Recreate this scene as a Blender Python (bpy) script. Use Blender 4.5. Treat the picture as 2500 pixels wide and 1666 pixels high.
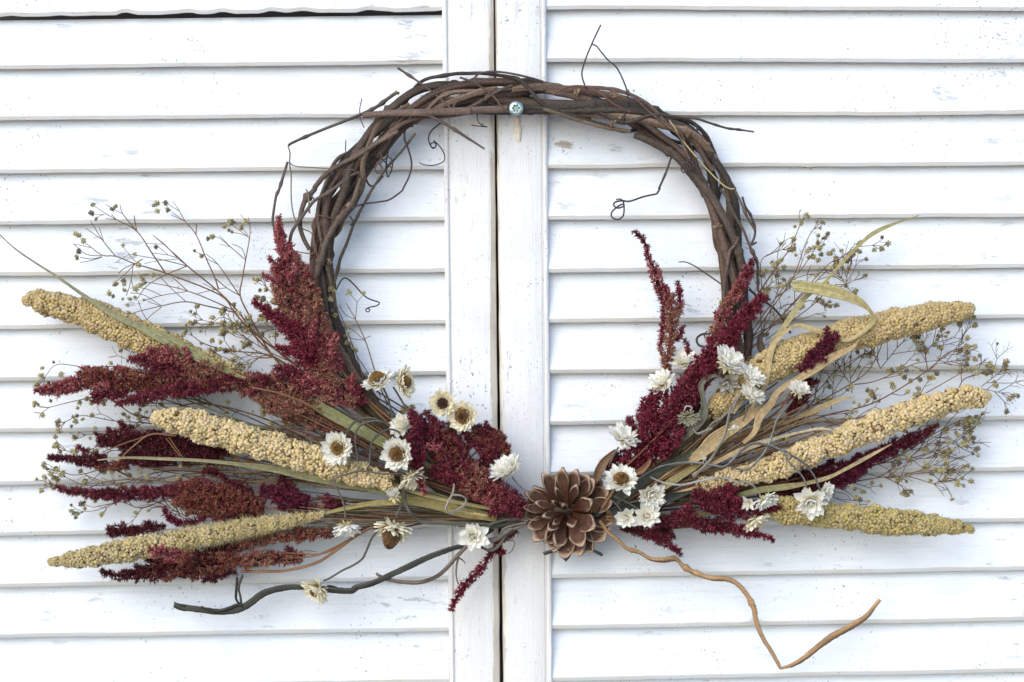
import bpy, math, random
import numpy as np
from mathutils import Vector, Matrix

for o in list(bpy.data.objects):
    bpy.data.objects.remove(o, do_unlink=True)
SC = bpy.context.scene
COL = SC.collection
rnd = random.Random(11)
rng = np.random.default_rng(11)

# ------------------------------------------------------------------ measures
# All sizes were taken off the shutters in units of 0.4 mm (u). x runs right, y down
# from the shutters' upper left, d is the height above the shutters' front face.
U = 0.0004
CAMD = 5000.0                       # camera stands 2 m off
def W3(a):
    """(x, y, d) measured through the lens -> metres, at the true distance d."""
    a = np.asarray(a, float).reshape(-1, 3)
    k = (CAMD - a[:, 2]) / CAMD
    return np.stack([(a[:, 0] - 1250) * k * U, -a[:, 2] * U, (833 - a[:, 1]) * k * U], 1)
def w1(x, y, d):
    return Vector(W3([(x, y, d)])[0])

# ------------------------------------------------------------------ camera, sky, sun
cam = bpy.data.cameras.new('camera')
cam.lens = 36.0 * CAMD / 2500.0
cam.sensor_width = 36.0
cam.clip_start = 0.01
cam.clip_end = 2000
camo = bpy.data.objects.new('camera', cam)
camo.location = (0, -CAMD * U, 0)
camo.rotation_euler = (math.radians(90), 0, 0)
COL.objects.link(camo)
SC.camera = camo

SUN = Vector((-0.46, -0.80, 0.50)).normalized()
world = bpy.data.worlds.new('World')
SC.world = world
world.use_nodes = True
nt = world.node_tree
bg = nt.nodes['Background']
sky = nt.nodes.new('ShaderNodeTexSky')
sky.sky_type = 'NISHITA'
sky.sun_disc = False
sky.sun_elevation = math.asin(SUN.z)
sky.sun_rotation = math.atan2(SUN.x, SUN.y)
sky.air_density = 1.0
sky.dust_density = 0.4
sky.ozone_density = 3.2
nt.links.new(sky.outputs[0], bg.inputs[0])
bg.inputs[1].default_value = 0.15

sun = bpy.data.lights.new('sun', 'SUN')
sun.energy = 1.4
sun.angle = math.radians(52)
sun.color = (1.0, 0.93, 0.82)
suno = bpy.data.objects.new('sun', sun)
suno.rotation_euler = SUN.to_track_quat('Z', 'Y').to_euler()
COL.objects.link(suno)

SC.view_settings.view_transform = 'Standard'
SC.view_settings.look = 'None'
SC.view_settings.gamma = 1.0
SC.view_settings.exposure = 0.76

# ------------------------------------------------------------------ materials
def new_mat(name):
    m = bpy.data.materials.new(name)
    m.use_nodes = True
    t = m.node_tree
    return m, t, t.nodes['Principled BSDF']

def N(t, typ, **kw):
    n = t.nodes.new(typ)
    for k, v in kw.items():
        setattr(n, k, v)
    return n

def mixc(t, a, b, fac, mode='MIX'):
    n = N(t, 'ShaderNodeMix', data_type='RGBA', blend_type=mode)
    for sock, v in ((0, fac), (6, a), (7, b)):
        if hasattr(v, 'is_linked'):
            t.links.new(v, n.inputs[sock])
        elif sock == 0:
            n.inputs[0].default_value = v
        else:
            n.inputs[sock].default_value = (*v, 1)
    return n.outputs[2]

def ramp(t, src, lo, hi, a=0.0, b=1.0):
    n = N(t, 'ShaderNodeMapRange')
    n.clamp = True
    t.links.new(src, n.inputs[0])
    n.inputs[1].default_value = lo
    n.inputs[2].default_value = hi
    n.inputs[3].default_value = a
    n.inputs[4].default_value = b
    return n.outputs[0]

def noise(t, co, scale, detail=3, rough=0.55, stretch=None):
    if stretch:
        mp = N(t, 'ShaderNodeMapping')
        mp.inputs['Scale'].default_value = stretch
        t.links.new(co, mp.inputs[0])
        co = mp.outputs[0]
    n = N(t, 'ShaderNodeTexNoise')
    n.inputs['Scale'].default_value = scale
    n.inputs['Detail'].default_value = detail
    n.inputs['Roughness'].default_value = rough
    t.links.new(co, n.inputs['Vector'])
    return n.outputs[0]

def mth(t, op, a, b):
    n = N(t, 'ShaderNodeMath', operation=op)
    for i, v in enumerate((a, b)):
        if hasattr(v, 'is_linked'):
            t.links.new(v, n.inputs[i])
        else:
            n.inputs[i].default_value = v
    return n.outputs[0]

def plant(name, rough=0.75, scale=900, amt=0.35, bump=0.3, trans=0.0, spec=0.25, stretch=None, dist=0.0006):
    """dry plant matter: the mesh carries its own colour, noise gives grain."""
    m, t, p = new_mat(name)
    at = N(t, 'ShaderNodeAttribute', attribute_name='Col')
    co = N(t, 'ShaderNodeTexCoord').outputs['Object']
    n1 = noise(t, co, scale, 4, 0.6, stretch)
    f = ramp(t, n1, 0.3, 0.7, 1 - amt, 1 + amt)
    c = mixc(t, at.outputs['Color'], (1, 1, 1), 1.0, 'MULTIPLY')
    mul = N(t, 'ShaderNodeVectorMath', operation='SCALE')
    t.links.new(c, mul.inputs[0])
    t.links.new(f, mul.inputs['Scale'])
    t.links.new(mul.outputs[0], p.inputs['Base Color'])
    p.inputs['Roughness'].default_value = rough
    p.inputs['Specular IOR Level'].default_value = spec
    if bump:
        b = N(t, 'ShaderNodeBump')
        b.inputs['Strength'].default_value = bump
        b.inputs['Distance'].default_value = dist
        t.links.new(n1, b.inputs['Height'])
        t.links.new(b.outputs[0], p.inputs['Normal'])
    if trans:
        tr = N(t, 'ShaderNodeBsdfTranslucent')
        t.links.new(mul.outputs[0], tr.inputs[0])
        mx = N(t, 'ShaderNodeMixShader')
        mx.inputs[0].default_value = trans
        t.links.new(p.outputs[0], mx.inputs[1])
        t.links.new(tr.outputs[0], mx.inputs[2])
        t.links.new(mx.outputs[0], t.nodes['Material Output'].inputs[0])
    return m

M_bark = plant('vine_bark', 0.8, 520, 0.45, 0.6, spec=0.2)
M_twig = plant('twig', 0.7, 700, 0.3, 0.4)
M_stem = plant('dry_stem', 0.75, 900, 0.4, 0.5)
M_floret = plant('amaranth_floret', 0.8, 1500, 0.25, 0.0, trans=0.15, spec=0.15)
M_grain = plant('millet_grain', 0.6, 1200, 0.18, 0.0, spec=0.3)
M_petal = plant('papery_petal', 0.55, 700, 0.06, 0.2, trans=0.30, spec=0.3)
M_disc = plant('flower_disc', 0.85, 1500, 0.3, 0.0)
M_bud = plant('dried_bud', 0.85, 1500, 0.25, 0.0, trans=0.1)
M_leaf = plant('dry_leaf', 0.6, 260, 0.3, 0.35, trans=0.12, spec=0.3)
M_cone = plant('cone_scale', 0.7, 650, 0.35, 0.5, spec=0.25)
M_plug = plant('dried_filler', 0.8, 500, 0.15, 0.5)

def paint(name, along):
    """old white paint on wood; grain runs along 'x' or 'z'."""
    m, t, p = new_mat(name)
    co = N(t, 'ShaderNodeNewGeometry').outputs['Position']
    wear = N(t, 'ShaderNodeAttribute', attribute_name='Col')
    sep = N(t, 'ShaderNodeSeparateColor')
    t.links.new(wear.outputs['Color'], sep.inputs[0])
    st = (2.2, 40, 40) if along == 'x' else (40, 40, 2.2)
    grain = noise(t, co, 9, 5, 0.65, st)
    fine = noise(t, co, 30, 3, 0.6, st)
    blot = noise(t, co, 16, 4, 0.6)
    c = mixc(t, *(((0.765, 0.785, 0.81), (0.83, 0.845, 0.86)) if along == 'x' else ((0.76, 0.735, 0.71), (0.84, 0.83, 0.82))), ramp(t, blot, 0.35, 0.65))
    c = mixc(t, c, (0.70, 0.69, 0.68), mth(t, 'MULTIPLY', ramp(t, grain, 0.50, 0.70), 0.6))
    # fly specks and dust in the paint
    sp = noise(t, co, 330, 2, 0.5)
    patch = ramp(t, noise(t, co, 11, 2), 0.45, 0.64)
    spk = mth(t, 'MULTIPLY', ramp(t, mth(t, 'ADD', sp, mth(t, 'MULTIPLY', sep.outputs[2], 0.07)), 0.66, 0.72), mth(t, 'MAXIMUM', patch, sep.outputs[2]))
    c = mixc(t, c, (0.24, 0.24, 0.26), mth(t, 'MULTIPLY', spk, 0.95))
    # hairline flaking, stretched with the grain
    fl = noise(t, co, 60, 5, 0.7, (0.45, 1, 1.6) if along == 'x' else (1.6, 1, 0.45))
    flp = ramp(t, noise(t, co, 7, 2), 0.50, 0.62)
    flk = mth(t, 'MULTIPLY', ramp(t, fl, 0.595, 0.64), flp)
    c = mixc(t, c, (0.47, 0.47, 0.48), mth(t, 'MULTIPLY', flk, 0.8))
    # bare wood where the wear attribute (red) says so; green = beige: rubbed edges, bounce painted on slat noses, low stile tint
    wn = noise(t, co, 75, 5, 0.7, (0.6, 1, 1.3) if along == 'x' else (1.3, 1, 0.5))
    wm = ramp(t, mth(t, 'ADD', sep.outputs[0], mth(t, 'MULTIPLY', wn, 0.9)), 0.95, 1.05)
    c = mixc(t, c, (0.38, 0.29, 0.21), mth(t, 'MULTIPLY', wm, 0.85))
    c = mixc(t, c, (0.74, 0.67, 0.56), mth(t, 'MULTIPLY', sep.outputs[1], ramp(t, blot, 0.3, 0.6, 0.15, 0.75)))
    t.links.new(c, p.inputs['Base Color'])
    p.inputs['Roughness'].default_value = 0.55
    p.inputs['Specular IOR Level'].default_value = 0.3
    b = N(t, 'ShaderNodeBump')
    b.inputs['Strength'].default_value = 0.6
    b.inputs['Distance'].default_value = 0.0014
    h = mth(t, 'ADD', mth(t, 'MULTIPLY', grain, 0.55), mth(t, 'MULTIPLY', fine, 0.5))
    h = mth(t, 'SUBTRACT', h, mth(t, 'MULTIPLY', wm, 0.6))
    h = mth(t, 'SUBTRACT', h, mth(t, 'MULTIPLY', flk, 0.5))
    t.links.new(h, b.inputs['Height'])
    t.links.new(b.outputs[0], p.inputs['Normal'])
    return m

M_slat = paint('white_paint_along', 'x')
M_stile = paint('white_paint_upright', 'z')
M_dark, _t, _p = new_mat('dark_room')
_n = noise(_t, N(_t, 'ShaderNodeTexCoord').outputs['Object'], 20)
_t.links.new(mixc(_t, (0.03, 0.022, 0.017), (0.06, 0.045, 0.035), _n), _p.inputs['Base Color'])
_p.inputs['Roughness'].default_value = 0.9
M_zinc, _t, _p = new_mat('zinc')
_n = noise(_t, N(_t, 'ShaderNodeTexCoord').outputs['Object'], 120, 2)
_t.links.new(mixc(_t, (0.26, 0.36, 0.33), (0.48, 0.56, 0.53), ramp(_t, _n, 0.3, 0.7)), _p.inputs['Base Color'])
_p.inputs['Metallic'].default_value = 0.75
_p.inputs['Roughness'].default_value = 0.34

# ------------------------------------------------------------------ mesh helpers
class MB:
    def __init__(s):
        s.v, s.f, s.c, s.n = [], [], [], 0
    def add(s, v, f, c):
        v = np.asarray(v, float)
        c = np.asarray(c, float)
        if c.ndim == 1:
            c = np.tile(c, (len(v), 1))
        for ff in (f if isinstance(f, list) else [f]):
            s.f.append(np.asarray(ff, int) + s.n)
        s.v.append(v)
        s.c.append(c)
        s.n += len(v)
    def mesh(s, name, mat, off=None, smooth=True):
        v = np.concatenate(s.v)
        if off is not None:
            v = v - np.asarray(off)
        c = np.concatenate(s.c)
        me = bpy.data.meshes.new(name)
        loops = np.concatenate([f.reshape(-1) for f in s.f])
        tot = np.concatenate([np.full(len(f), f.shape[1]) for f in s.f])
        start = np.concatenate([[0], np.cumsum(tot)[:-1]])
        me.vertices.add(len(v))
        me.vertices.foreach_set('co', v.reshape(-1))
        me.loops.add(len(loops))
        me.loops.foreach_set('vertex_index', loops)
        me.polygons.add(len(tot))
        me.polygons.foreach_set('loop_start', start)
        me.polygons.foreach_set('loop_total', tot)
        me.update(calc_edges=True)
        a = me.attributes.new('Col', 'FLOAT_COLOR', 'POINT')
        a.data.foreach_set('color', np.concatenate([c, np.ones((len(c), 1))], 1).reshape(-1))
        if smooth:
            me.polygons.foreach_set('use_smooth', np.ones(len(tot), bool))
        me.materials.append(mat)
        return me

def link(name, me, parent=None):
    o = bpy.data.objects.new(name, me)
    COL.objects.link(o)
    if parent is not None:
        o.parent = parent
    return o

def tag(o, label, cat, group=None):
    o['label'] = label
    o['category'] = cat
    if group:
        o['group'] = group
    return o

def thing(name, loc, label, cat, group=None):
    o = bpy.data.objects.new(name, None)
    o.empty_display_size = 0.01
    o.location = loc
    COL.objects.link(o)
    return tag(o, label, cat, group)

def part(name, mb, mat, parent, stuff=False, smooth=True):
    o = link(name, mb.mesh(name, mat, parent.location if parent is not None else None, smooth), parent)
    if stuff:
        o['kind'] = 'stuff'
    return o

def catmull(p, step=6.0, dims=2):
    """smooth a polyline (rows x, y, ...) and resample about every `step` units."""
    p = np.asarray(p, float)
    if len(p) < 2:
        return p
    q = np.vstack([2 * p[0] - p[1], p, 2 * p[-1] - p[-2]])
    out = []
    for i in range(1, len(q) - 2):
        a, b, c, d = q[i - 1], q[i], q[i + 1], q[i + 2]
        n = max(2, int(np.linalg.norm((c - b)[:dims]) / step))
        t = np.linspace(0, 1, n, endpoint=False)[:, None]
        out.append(0.5 * ((2 * b) + (-a + c) * t + (2 * a - 5 * b + 4 * c - d) * t ** 2 + (-a + 3 * b - 3 * c + d) * t ** 3))
    out.append(p[-1:])
    return np.vstack(out)

def frames(P):
    T = np.gradient(P, axis=0)
    T /= np.linalg.norm(T, axis=1)[:, None] + 1e-12
    n = np.cross(T[0], (0, 1, 0.01))
    n /= np.linalg.norm(n) + 1e-12
    Ns = [n]
    for i in range(1, len(P)):
        n = Ns[-1] - T[i] * np.dot(Ns[-1], T[i])
        n /= np.linalg.norm(n) + 1e-12
        Ns.append(n)
    Ns = np.array(Ns)
    return T, Ns, np.cross(T, Ns)

def tube(mb, P, R, col, sides=7, cap=None, flat=1.0, rough=0.0, streak=0.16):
    """P metres (n,3), R metres (n,)."""
    n = len(P)
    R = np.broadcast_to(R, (n,))
    T, A, B = frames(P)
    th = np.linspace(0, 2 * np.pi, sides, endpoint=False)
    rr = R[:, None] * np.ones(sides)[None]
    if streak:
        rr = rr * (1 + 0.35 * streak * rng.standard_normal(sides))[None]
    if rough:
        rr = rr * (1 + rough * rng.standard_normal((n, sides)))
    V = P[:, None] + rr[..., None] * (np.cos(th)[None, :, None] * A[:, None] + flat * np.sin(th)[None, :, None] * B[:, None])
    V = V.reshape(-1, 3)
    i = np.arange(n - 1)[:, None] * sides
    j = np.arange(sides)[None]
    k = (j + 1) % sides
    q = np.stack([i + j, i + k, i + sides + k, i + sides + j], -1).reshape(-1, 4)
    col = np.asarray(col, float)
    C = np.repeat(col, sides, 0) if col.ndim == 2 else np.tile(col, (n * sides, 1))
    if streak:
        sv = 1 + streak * rng.standard_normal(sides)[None] + 0.6 * streak * np.array([smooth_noise(n, max(3, n // 12), 1.0) for _ in range(sides)]).T
        C = C * np.clip(sv, 0.45, 1.7).reshape(-1, 1)
    mb.add(V, q, C)
    cc = cap if cap is not None else C[0]
    for e, s in ((0, 1), (n - 1, -1)):
        ring = V[e * sides:(e + 1) * sides]
        v = np.vstack([ring, P[e][None]])
        f = np.array([[a, (a + 1) % sides, sides][::s] for a in range(sides)])
        mb.add(v, f, cc if cap is not None else C[e * sides])

def path(pts, d, r, step=6.0, wob=0.0):
    """pts (x,y) or (x,y,d); r scalar / (r0,r1) / per point -> world points, radii."""
    n = len(pts)
    D = [p[2] if len(p) > 2 else None for p in pts]
    if isinstance(d, (tuple, list)):
        base = np.interp(np.linspace(0, 1, n), np.linspace(0, 1, len(d)), d)
    else:
        base = np.full(n, float(d))
    D = [base[i] if D[i] is None else D[i] for i in range(n)]
    if isinstance(r, (tuple, list)):
        R = np.interp(np.linspace(0, 1, n), np.linspace(0, 1, len(r)), r)
    else:
        R = np.full(n, float(r))
    a = catmull(np.array([(p[0], p[1], D[i], R[i]) for i, p in enumerate(pts)], float), step)
    if wob:
        m = len(a)
        w = np.cumsum(rng.standard_normal((m, 2)), 0)
        w -= np.linspace(0, 1, m)[:, None] * w[-1]
        a[:, 0] += wob * 0.3 * w[:, 0]
        a[:, 1] += wob * 0.3 * w[:, 1]
    return W3(a[:, :3]), np.maximum(a[:, 3], 0.4) * U

def tl(ox, oy, pts, k=0.2125):
    return [(ox + p[0] * k, oy + p[1] * k) + tuple(p[2:]) for p in pts]

def jit(c, s=0.15):
    f = 1 + s * rnd.uniform(-1, 1)
    return tuple(max(0.0, x * f * (1 + 0.05 * rnd.uniform(-1, 1))) for x in c)

def smooth_noise(n, cells, amp):
    k = rng.standard_normal(cells + 3)
    x = np.linspace(0, cells, n)
    i = x.astype(int)
    f = x - i
    f = f * f * (3 - 2 * f)
    return amp * (k[i] * (1 - f) + k[i + 1] * f)

# ------------------------------------------------------------------ shutters
LEFT = [(40, 27), (169.6, 156), (294, 284.5), (424, 413.5), (549, 538.5), (675, 664.5), (804, 790), (930.6, 916),
        (1056, 1041), (1184, 1163), (1309, 1287), (1434, 1416), (1558, 1541), (1684, 1667), (1810, 1793)]
RIGHT = [(23, 27), (152, 153), (284, 279.7), (411.6, 404), (537, 530), (665, 654), (789, 777), (913, 901),
         (1038, 1025), (1162, 1149), (1286, 1275), (1411, 1393), (1537, 1516), (1664, 1641), (1790, 1766)]
# slat section: (height above the lower edge, d, bare-wood wear, beige: rubbed edge plus warm bounce painted on the nose underside)
SEC = [(139, -40, 0, 0), (110, -31.5, 0, 0), (60, -17, 0, 0), (22, -6, 0, 0), (12, -3.2, 0.14, 0.1), (9.5, -2.6, 0.24, 0.7),
       (8.6, -3.2, 0.1, 1.0), (1.0, -8.0, 0.0, 1.0), (0, -9.5, 0.0, 1.0), (1.5, -17, 0, 0.3), (60, -40, 0, 0), (139, -62, 0, 0)]

def slat(sh, x0, x1, ya, yb, xa, xb, raise_top=0, ragged=0, patches=()):
    n = 90
    xs = np.linspace(x0, x1, n)
    yl = ya + (yb - ya) * (xs - xa) / (xb - xa)
    edge = smooth_noise(n, 9, 0.55) + smooth_noise(n, 45, 0.3)
    bow = smooth_noise(n, 3, 1.2)
    if ragged:
        edge = edge + np.clip(smooth_noise(n, 30, ragged), -1.5 * ragged, 0.4 * ragged)
    m = len(SEC)
    V = np.zeros((n, m, 3))
    C = np.zeros((n, m, 3))
    for j, (h, d, w, r) in enumerate(SEC):
        hh = h
        if j in (0, m - 1):
            hh = h - raise_top
        V[:, j, 0] = xs
        V[:, j, 1] = yl - hh + (edge if h < 14 else 0)
        V[:, j, 2] = d + bow * (1 if h < 100 else 0.4)
        C[:, j, 0] = w + (np.abs(smooth_noise(n, 12, 0.1)) if 3 < j < 7 else 0)
        C[:, j, 1] = r
    for (px, py, rx, ry, amt) in patches:
        g = np.exp(-((V[..., 0] - px) / rx) ** 2 - ((V[..., 1] - py) / ry) ** 2)
        C[..., 0] += amt * g
    for (gx, gy, gr, ga) in ((2440, 70, 130, 0.9), (2300, 120, 90, .4), (2440, 190, 110, .7), (1360, 440, 40, .5), (1150, 40, 60, .3), (120, 60, 90, .25), (1900, 480, 60, .4), (560, 1450, 200, .35), (1700, 1500, 220, .3), (100, 1190, 120, .25)):
        C[..., 2] = np.maximum(C[..., 2], ga * np.exp(-((V[..., 0] - gx) / gr) ** 2 - ((V[..., 1] - gy) / (gr * .7)) ** 2))
    Vw = W3(V.reshape(-1, 3))
    i = np.arange(n - 1)[:, None] * m
    j = np.arange(m)[None]
    k = (j + 1) % m
    q = np.stack([i + j, i + m + j, i + m + k, i + k], -1).reshape(-1, 4)
    mb = MB()
    mb.add(Vw, q, C.reshape(-1, 3))
    o = part('slat', mb, M_slat, sh)
    o.data.set_sharp_from_angle(angle=math.radians(24))
    return o

def upright(name, sh, secs, top=-60, bot=1730, n=110, wav=0.4, mat=None):
    """secs: (x at y=0, x at y=1666, d, wear, rub) outline across the piece."""
    ys = np.linspace(top, bot, n)
    m = len(secs)
    V = np.zeros((n, m, 3))
    C = np.zeros((n, m, 3))
    for j, (xa, xb, d, w, r) in enumerate(secs):
        V[:, j, 0] = xa + (xb - xa) * ys / 1666.0 + (smooth_noise(n, 40, wav) if w > 0 else 0)
        V[:, j, 1] = ys
        V[:, j, 2] = d
        C[:, j, 0] = w + (smooth_noise(n, 25, 0.12) if w > 0 else 0)
        # paint shifts to beige toward the bottom of the stiles
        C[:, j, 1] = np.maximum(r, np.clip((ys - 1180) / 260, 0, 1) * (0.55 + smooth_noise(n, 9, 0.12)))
        C[:, j, 2] = 0.25
    i = np.arange(n - 1)[:, None] * m
    j = np.arange(m - 1)[None]
    q = np.stack([i + j, i + j + 1, i + m + j + 1, i + m + j], -1).reshape(-1, 4)
    mb = MB()
    mb.add(W3(V.reshape(-1, 3)), q, np.clip(C, 0, 2).reshape(-1, 3))
    o = part(name, mb, M_stile, sh)
    o.data.set_sharp_from_angle(angle=math.radians(40))
    return o

shL = thing('shutter', w1(600, 1700, -30), 'white louvred shutter left of the dark gap, its top slat splintered open', 'shutter', 'pair of white shutters')
shR = thing('shutter', w1(1900, 1700, -30), 'white louvred shutter with the screw in its stile, right of the dark gap', 'shutter', 'pair of white shutters')
for i, (a, b) in enumerate(LEFT):
    pts = ()
    pts = {1: ((1010, 150, 60, 10, 0.40), (262, 85, 4, 40, .42), (255, 118, 18, 4, .42), (236, 150, 4, 22, .38)), 0: ((1020, 14, 50, 10, .38),), 6: ((28, 780, 26, 6, .40),), 7: ((1065, 856, 24, 10, .38),), 11: ((690, 1400, 60, 8, .3),)}.get(i, ())
    slat(shL, -90, 1096, a, b, 0, 1090, raise_top=(20 if i == 1 else 0), ragged=(3.2 if i == 0 else 0), patches=pts)
for i, (a, b) in enumerate(RIGHT):
    pts = {3: ((1372, 350, 34, 7, 0.75), (1410, 346, 30, 5, 0.6), (1395, 372, 40, 7, 0.55)),
           4: ((1905, 500, 50, 14, 0.42), (1810, 458, 25, 4, 0.45), (1960, 515, 40, 8, .36)), 5: ((2150, 590, 5, 20, .45), (2166, 610, 4, 30, .45), (2170, 635, 5, 14, .4)), 6: ((1450, 735, 45, 5, .4), (2166, 705, 7, 22, .42), (1560, 727, 30, 4, .34)), 7: ((1524, 830, 14, 20, .4), (1522, 880, 10, 14, .4)), 12: ((1750, 1560, 120, 26, .30),),
           13: ((1720, 1652, 40, 6, 0.4),), 2: ((2330, 172, 40, 6, 0.35),)}.get(i, ())
    slat(shR, 1330, 2590, a, b, 1345, 2500, raise_top=(5 if i == 1 else 0), patches=pts)
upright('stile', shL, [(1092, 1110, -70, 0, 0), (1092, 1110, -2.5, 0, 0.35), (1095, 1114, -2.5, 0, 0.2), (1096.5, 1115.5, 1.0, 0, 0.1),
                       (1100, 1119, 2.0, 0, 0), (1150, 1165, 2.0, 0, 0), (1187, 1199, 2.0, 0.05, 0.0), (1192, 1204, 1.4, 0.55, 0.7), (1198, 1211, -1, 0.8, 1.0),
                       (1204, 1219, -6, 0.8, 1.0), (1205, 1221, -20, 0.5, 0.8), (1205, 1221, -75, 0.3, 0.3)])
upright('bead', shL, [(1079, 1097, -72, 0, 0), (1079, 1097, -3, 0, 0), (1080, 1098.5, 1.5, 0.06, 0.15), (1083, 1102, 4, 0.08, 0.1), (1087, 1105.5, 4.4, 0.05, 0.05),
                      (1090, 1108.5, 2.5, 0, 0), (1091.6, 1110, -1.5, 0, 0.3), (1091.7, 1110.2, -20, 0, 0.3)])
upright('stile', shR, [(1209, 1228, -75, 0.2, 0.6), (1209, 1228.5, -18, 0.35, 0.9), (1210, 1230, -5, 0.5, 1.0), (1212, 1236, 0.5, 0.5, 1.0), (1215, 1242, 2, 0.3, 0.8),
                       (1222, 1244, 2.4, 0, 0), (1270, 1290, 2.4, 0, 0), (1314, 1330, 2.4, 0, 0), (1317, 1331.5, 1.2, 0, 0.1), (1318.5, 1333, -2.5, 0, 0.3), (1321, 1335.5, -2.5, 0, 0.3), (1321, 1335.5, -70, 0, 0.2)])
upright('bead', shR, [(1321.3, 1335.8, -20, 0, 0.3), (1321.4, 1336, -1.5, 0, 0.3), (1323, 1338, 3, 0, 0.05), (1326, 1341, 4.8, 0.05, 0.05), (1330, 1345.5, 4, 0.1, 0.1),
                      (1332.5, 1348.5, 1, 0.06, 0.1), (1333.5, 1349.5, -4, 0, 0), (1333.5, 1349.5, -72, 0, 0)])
mb = MB()
P = np.array([(-0.75, 0.0, -0.6), (0.75, 0.0, -0.6), (0.75, 0.0, 0.6), (-0.75, 0.0, 0.6)])
bx = np.concatenate([P + (0, 0.075, 0), P + (0, 0.115, 0)])
mb.add(bx, np.array([[0, 1, 2, 3], [7, 6, 5, 4], [0, 4, 5, 1], [1, 5, 6, 2], [2, 6, 7, 3], [3, 7, 4, 0]]), (0.02, 0.02, 0.02))
wall = link('wall', mb.mesh('wall', M_dark, smooth=False))
wall['kind'] = 'structure'
mb = MB()
P = np.array([(-12, -12, 0), (12, -12, 0), (12, 0.30, 0), (-12, 0.30, 0)]) + (0, 0, -1.25)  # unseen sheet added below the frame to bounce warm light onto the slats
mb.add(P, np.array([[0, 1, 2, 3]]), (0.5, 0.45, 0.38))
M_bounce, _t, _p = new_mat('pale_paving')
_n = noise(_t, N(_t, 'ShaderNodeTexCoord').outputs['Object'], 6, 6)
_t.links.new(mixc(_t, (0.36, 0.33, 0.30), (0.46, 0.43, 0.40), _n), _p.inputs['Base Color'])
_p.inputs['Roughness'].default_value = 0.9
bounce_ground = link('ground', mb.mesh('ground', M_bounce, smooth=False))
bounce_ground['kind'] = 'structure'

# ------------------------------------------------------------------ screw and filler plug
sc = thing('screw', w1(1260, 266, -5), 'zinc star-recess screw driven through the top of the vine ring', 'screw')
mb = MB()
ns = 60
th = np.linspace(0, 2 * np.pi, ns, endpoint=False) + 0.2
star = 6.6 + 1.9 * np.cos(6 * th)
rings = [(17.3 * np.ones(ns), 118), (17.8 * np.ones(ns), 121), (16.6 * np.ones(ns), 123.5), (star + 3.4, 125), (star + 0.8, 124.4), (star, 122), (star * 0.85, 112), (0.01 * np.ones(ns), 110)]
V = np.array([[(1260 + r[i] * math.cos(th[i]), 265 - r[i] * math.sin(th[i]), d) for i in range(ns)] for r, d in rings])
i = np.arange(len(rings) - 1)[:, None] * ns
j = np.arange(ns)[None]
k = (j + 1) % ns
q = np.stack([i + j, i + k, i + ns + k, i + ns + j], -1).reshape(-1, 4)
mb.add(W3(V.reshape(-1, 3)), q, (0.5, 0.6, 0.58))
part('head', mb, M_zinc, sc)
mb = MB()
tube(mb, W3([(1260, 265, -10), (1260, 265, 60), (1260, 265, 119)]), 6 * U, (0.4, 0.45, 0.43), 12)
part('shank', mb, M_zinc, sc)

mb = MB()
prof = [(284, 2), (287, 9), (293, 7.5), (298, 8.5), (304, 7), (309, 9), (316, 10), (323, 9.6), (326, 8.4), (329, 9.6), (332, 8.2), (336, 8.6), (341, 6.2), (345, 6.5), (349, 1)]
P = np.array([(1262 + 0.05 * (y - 284), y, 1) for y, r in prof])
tube(mb, W3(P), np.array([r for y, r in prof]) * U, (0.76, 0.67, 0.54), 16, rough=0.09)
o = link('filler_blob', mb.mesh('filler_blob', M_plug))
tag(o, 'cream blob of dried filler stuck to the stile just below the screw', 'filler')

# ------------------------------------------------------------------ vine ring
CEN = [(1150, 234, 45), (1240, 236, 44), (1335, 243, 44), (1475, 265, 46), (1560, 287, 44), (1612, 312, 42), (1676, 350, 45), (1715, 406, 42), (1746, 452, 42), (1766, 500, 42),
       (1785, 579, 39), (1792, 664, 36), (1795, 749, 33), (1806, 806, 32), (1806, 861, 30), (1795, 920, 30), (1752, 1010, 32), (1665, 1130, 34), (1535, 1212, 34), (1390, 1250, 34),
       (1235, 1242, 34), (1105, 1192, 34), (985, 1095, 30), (905, 990, 26), (859, 905, 22), (815, 810, 26), (796, 749, 26), (784, 642, 31), (802, 536, 36), (838, 465, 43), (864, 406, 43), (912, 345, 41),
       (972, 283, 36), (1045, 245, 43)]
cc = np.array(CEN, float)
ring = catmull(np.vstack([cc[-2:], cc, cc[:3]]), 6.0)
seg = np.concatenate([[0], np.cumsum(np.linalg.norm(np.diff(ring[:, :2], axis=0), axis=1))])
i0 = np.argmin(np.linalg.norm(ring[:len(ring) // 3, :2] - cc[0, :2], axis=1))
i1 = len(ring) // 2 + np.argmin(np.linalg.norm(ring[len(ring) // 2:, :2] - cc[0, :2], axis=1))
ring = ring[i0:i1 + 1]
seg = seg[i0:i1 + 1] - seg[i0]
LEN = seg[-1]
def ring_at(s):
    s = np.mod(s, LEN)
    return np.stack([np.interp(s, seg, ring[:, c]) for c in range(3)], 1)

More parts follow.
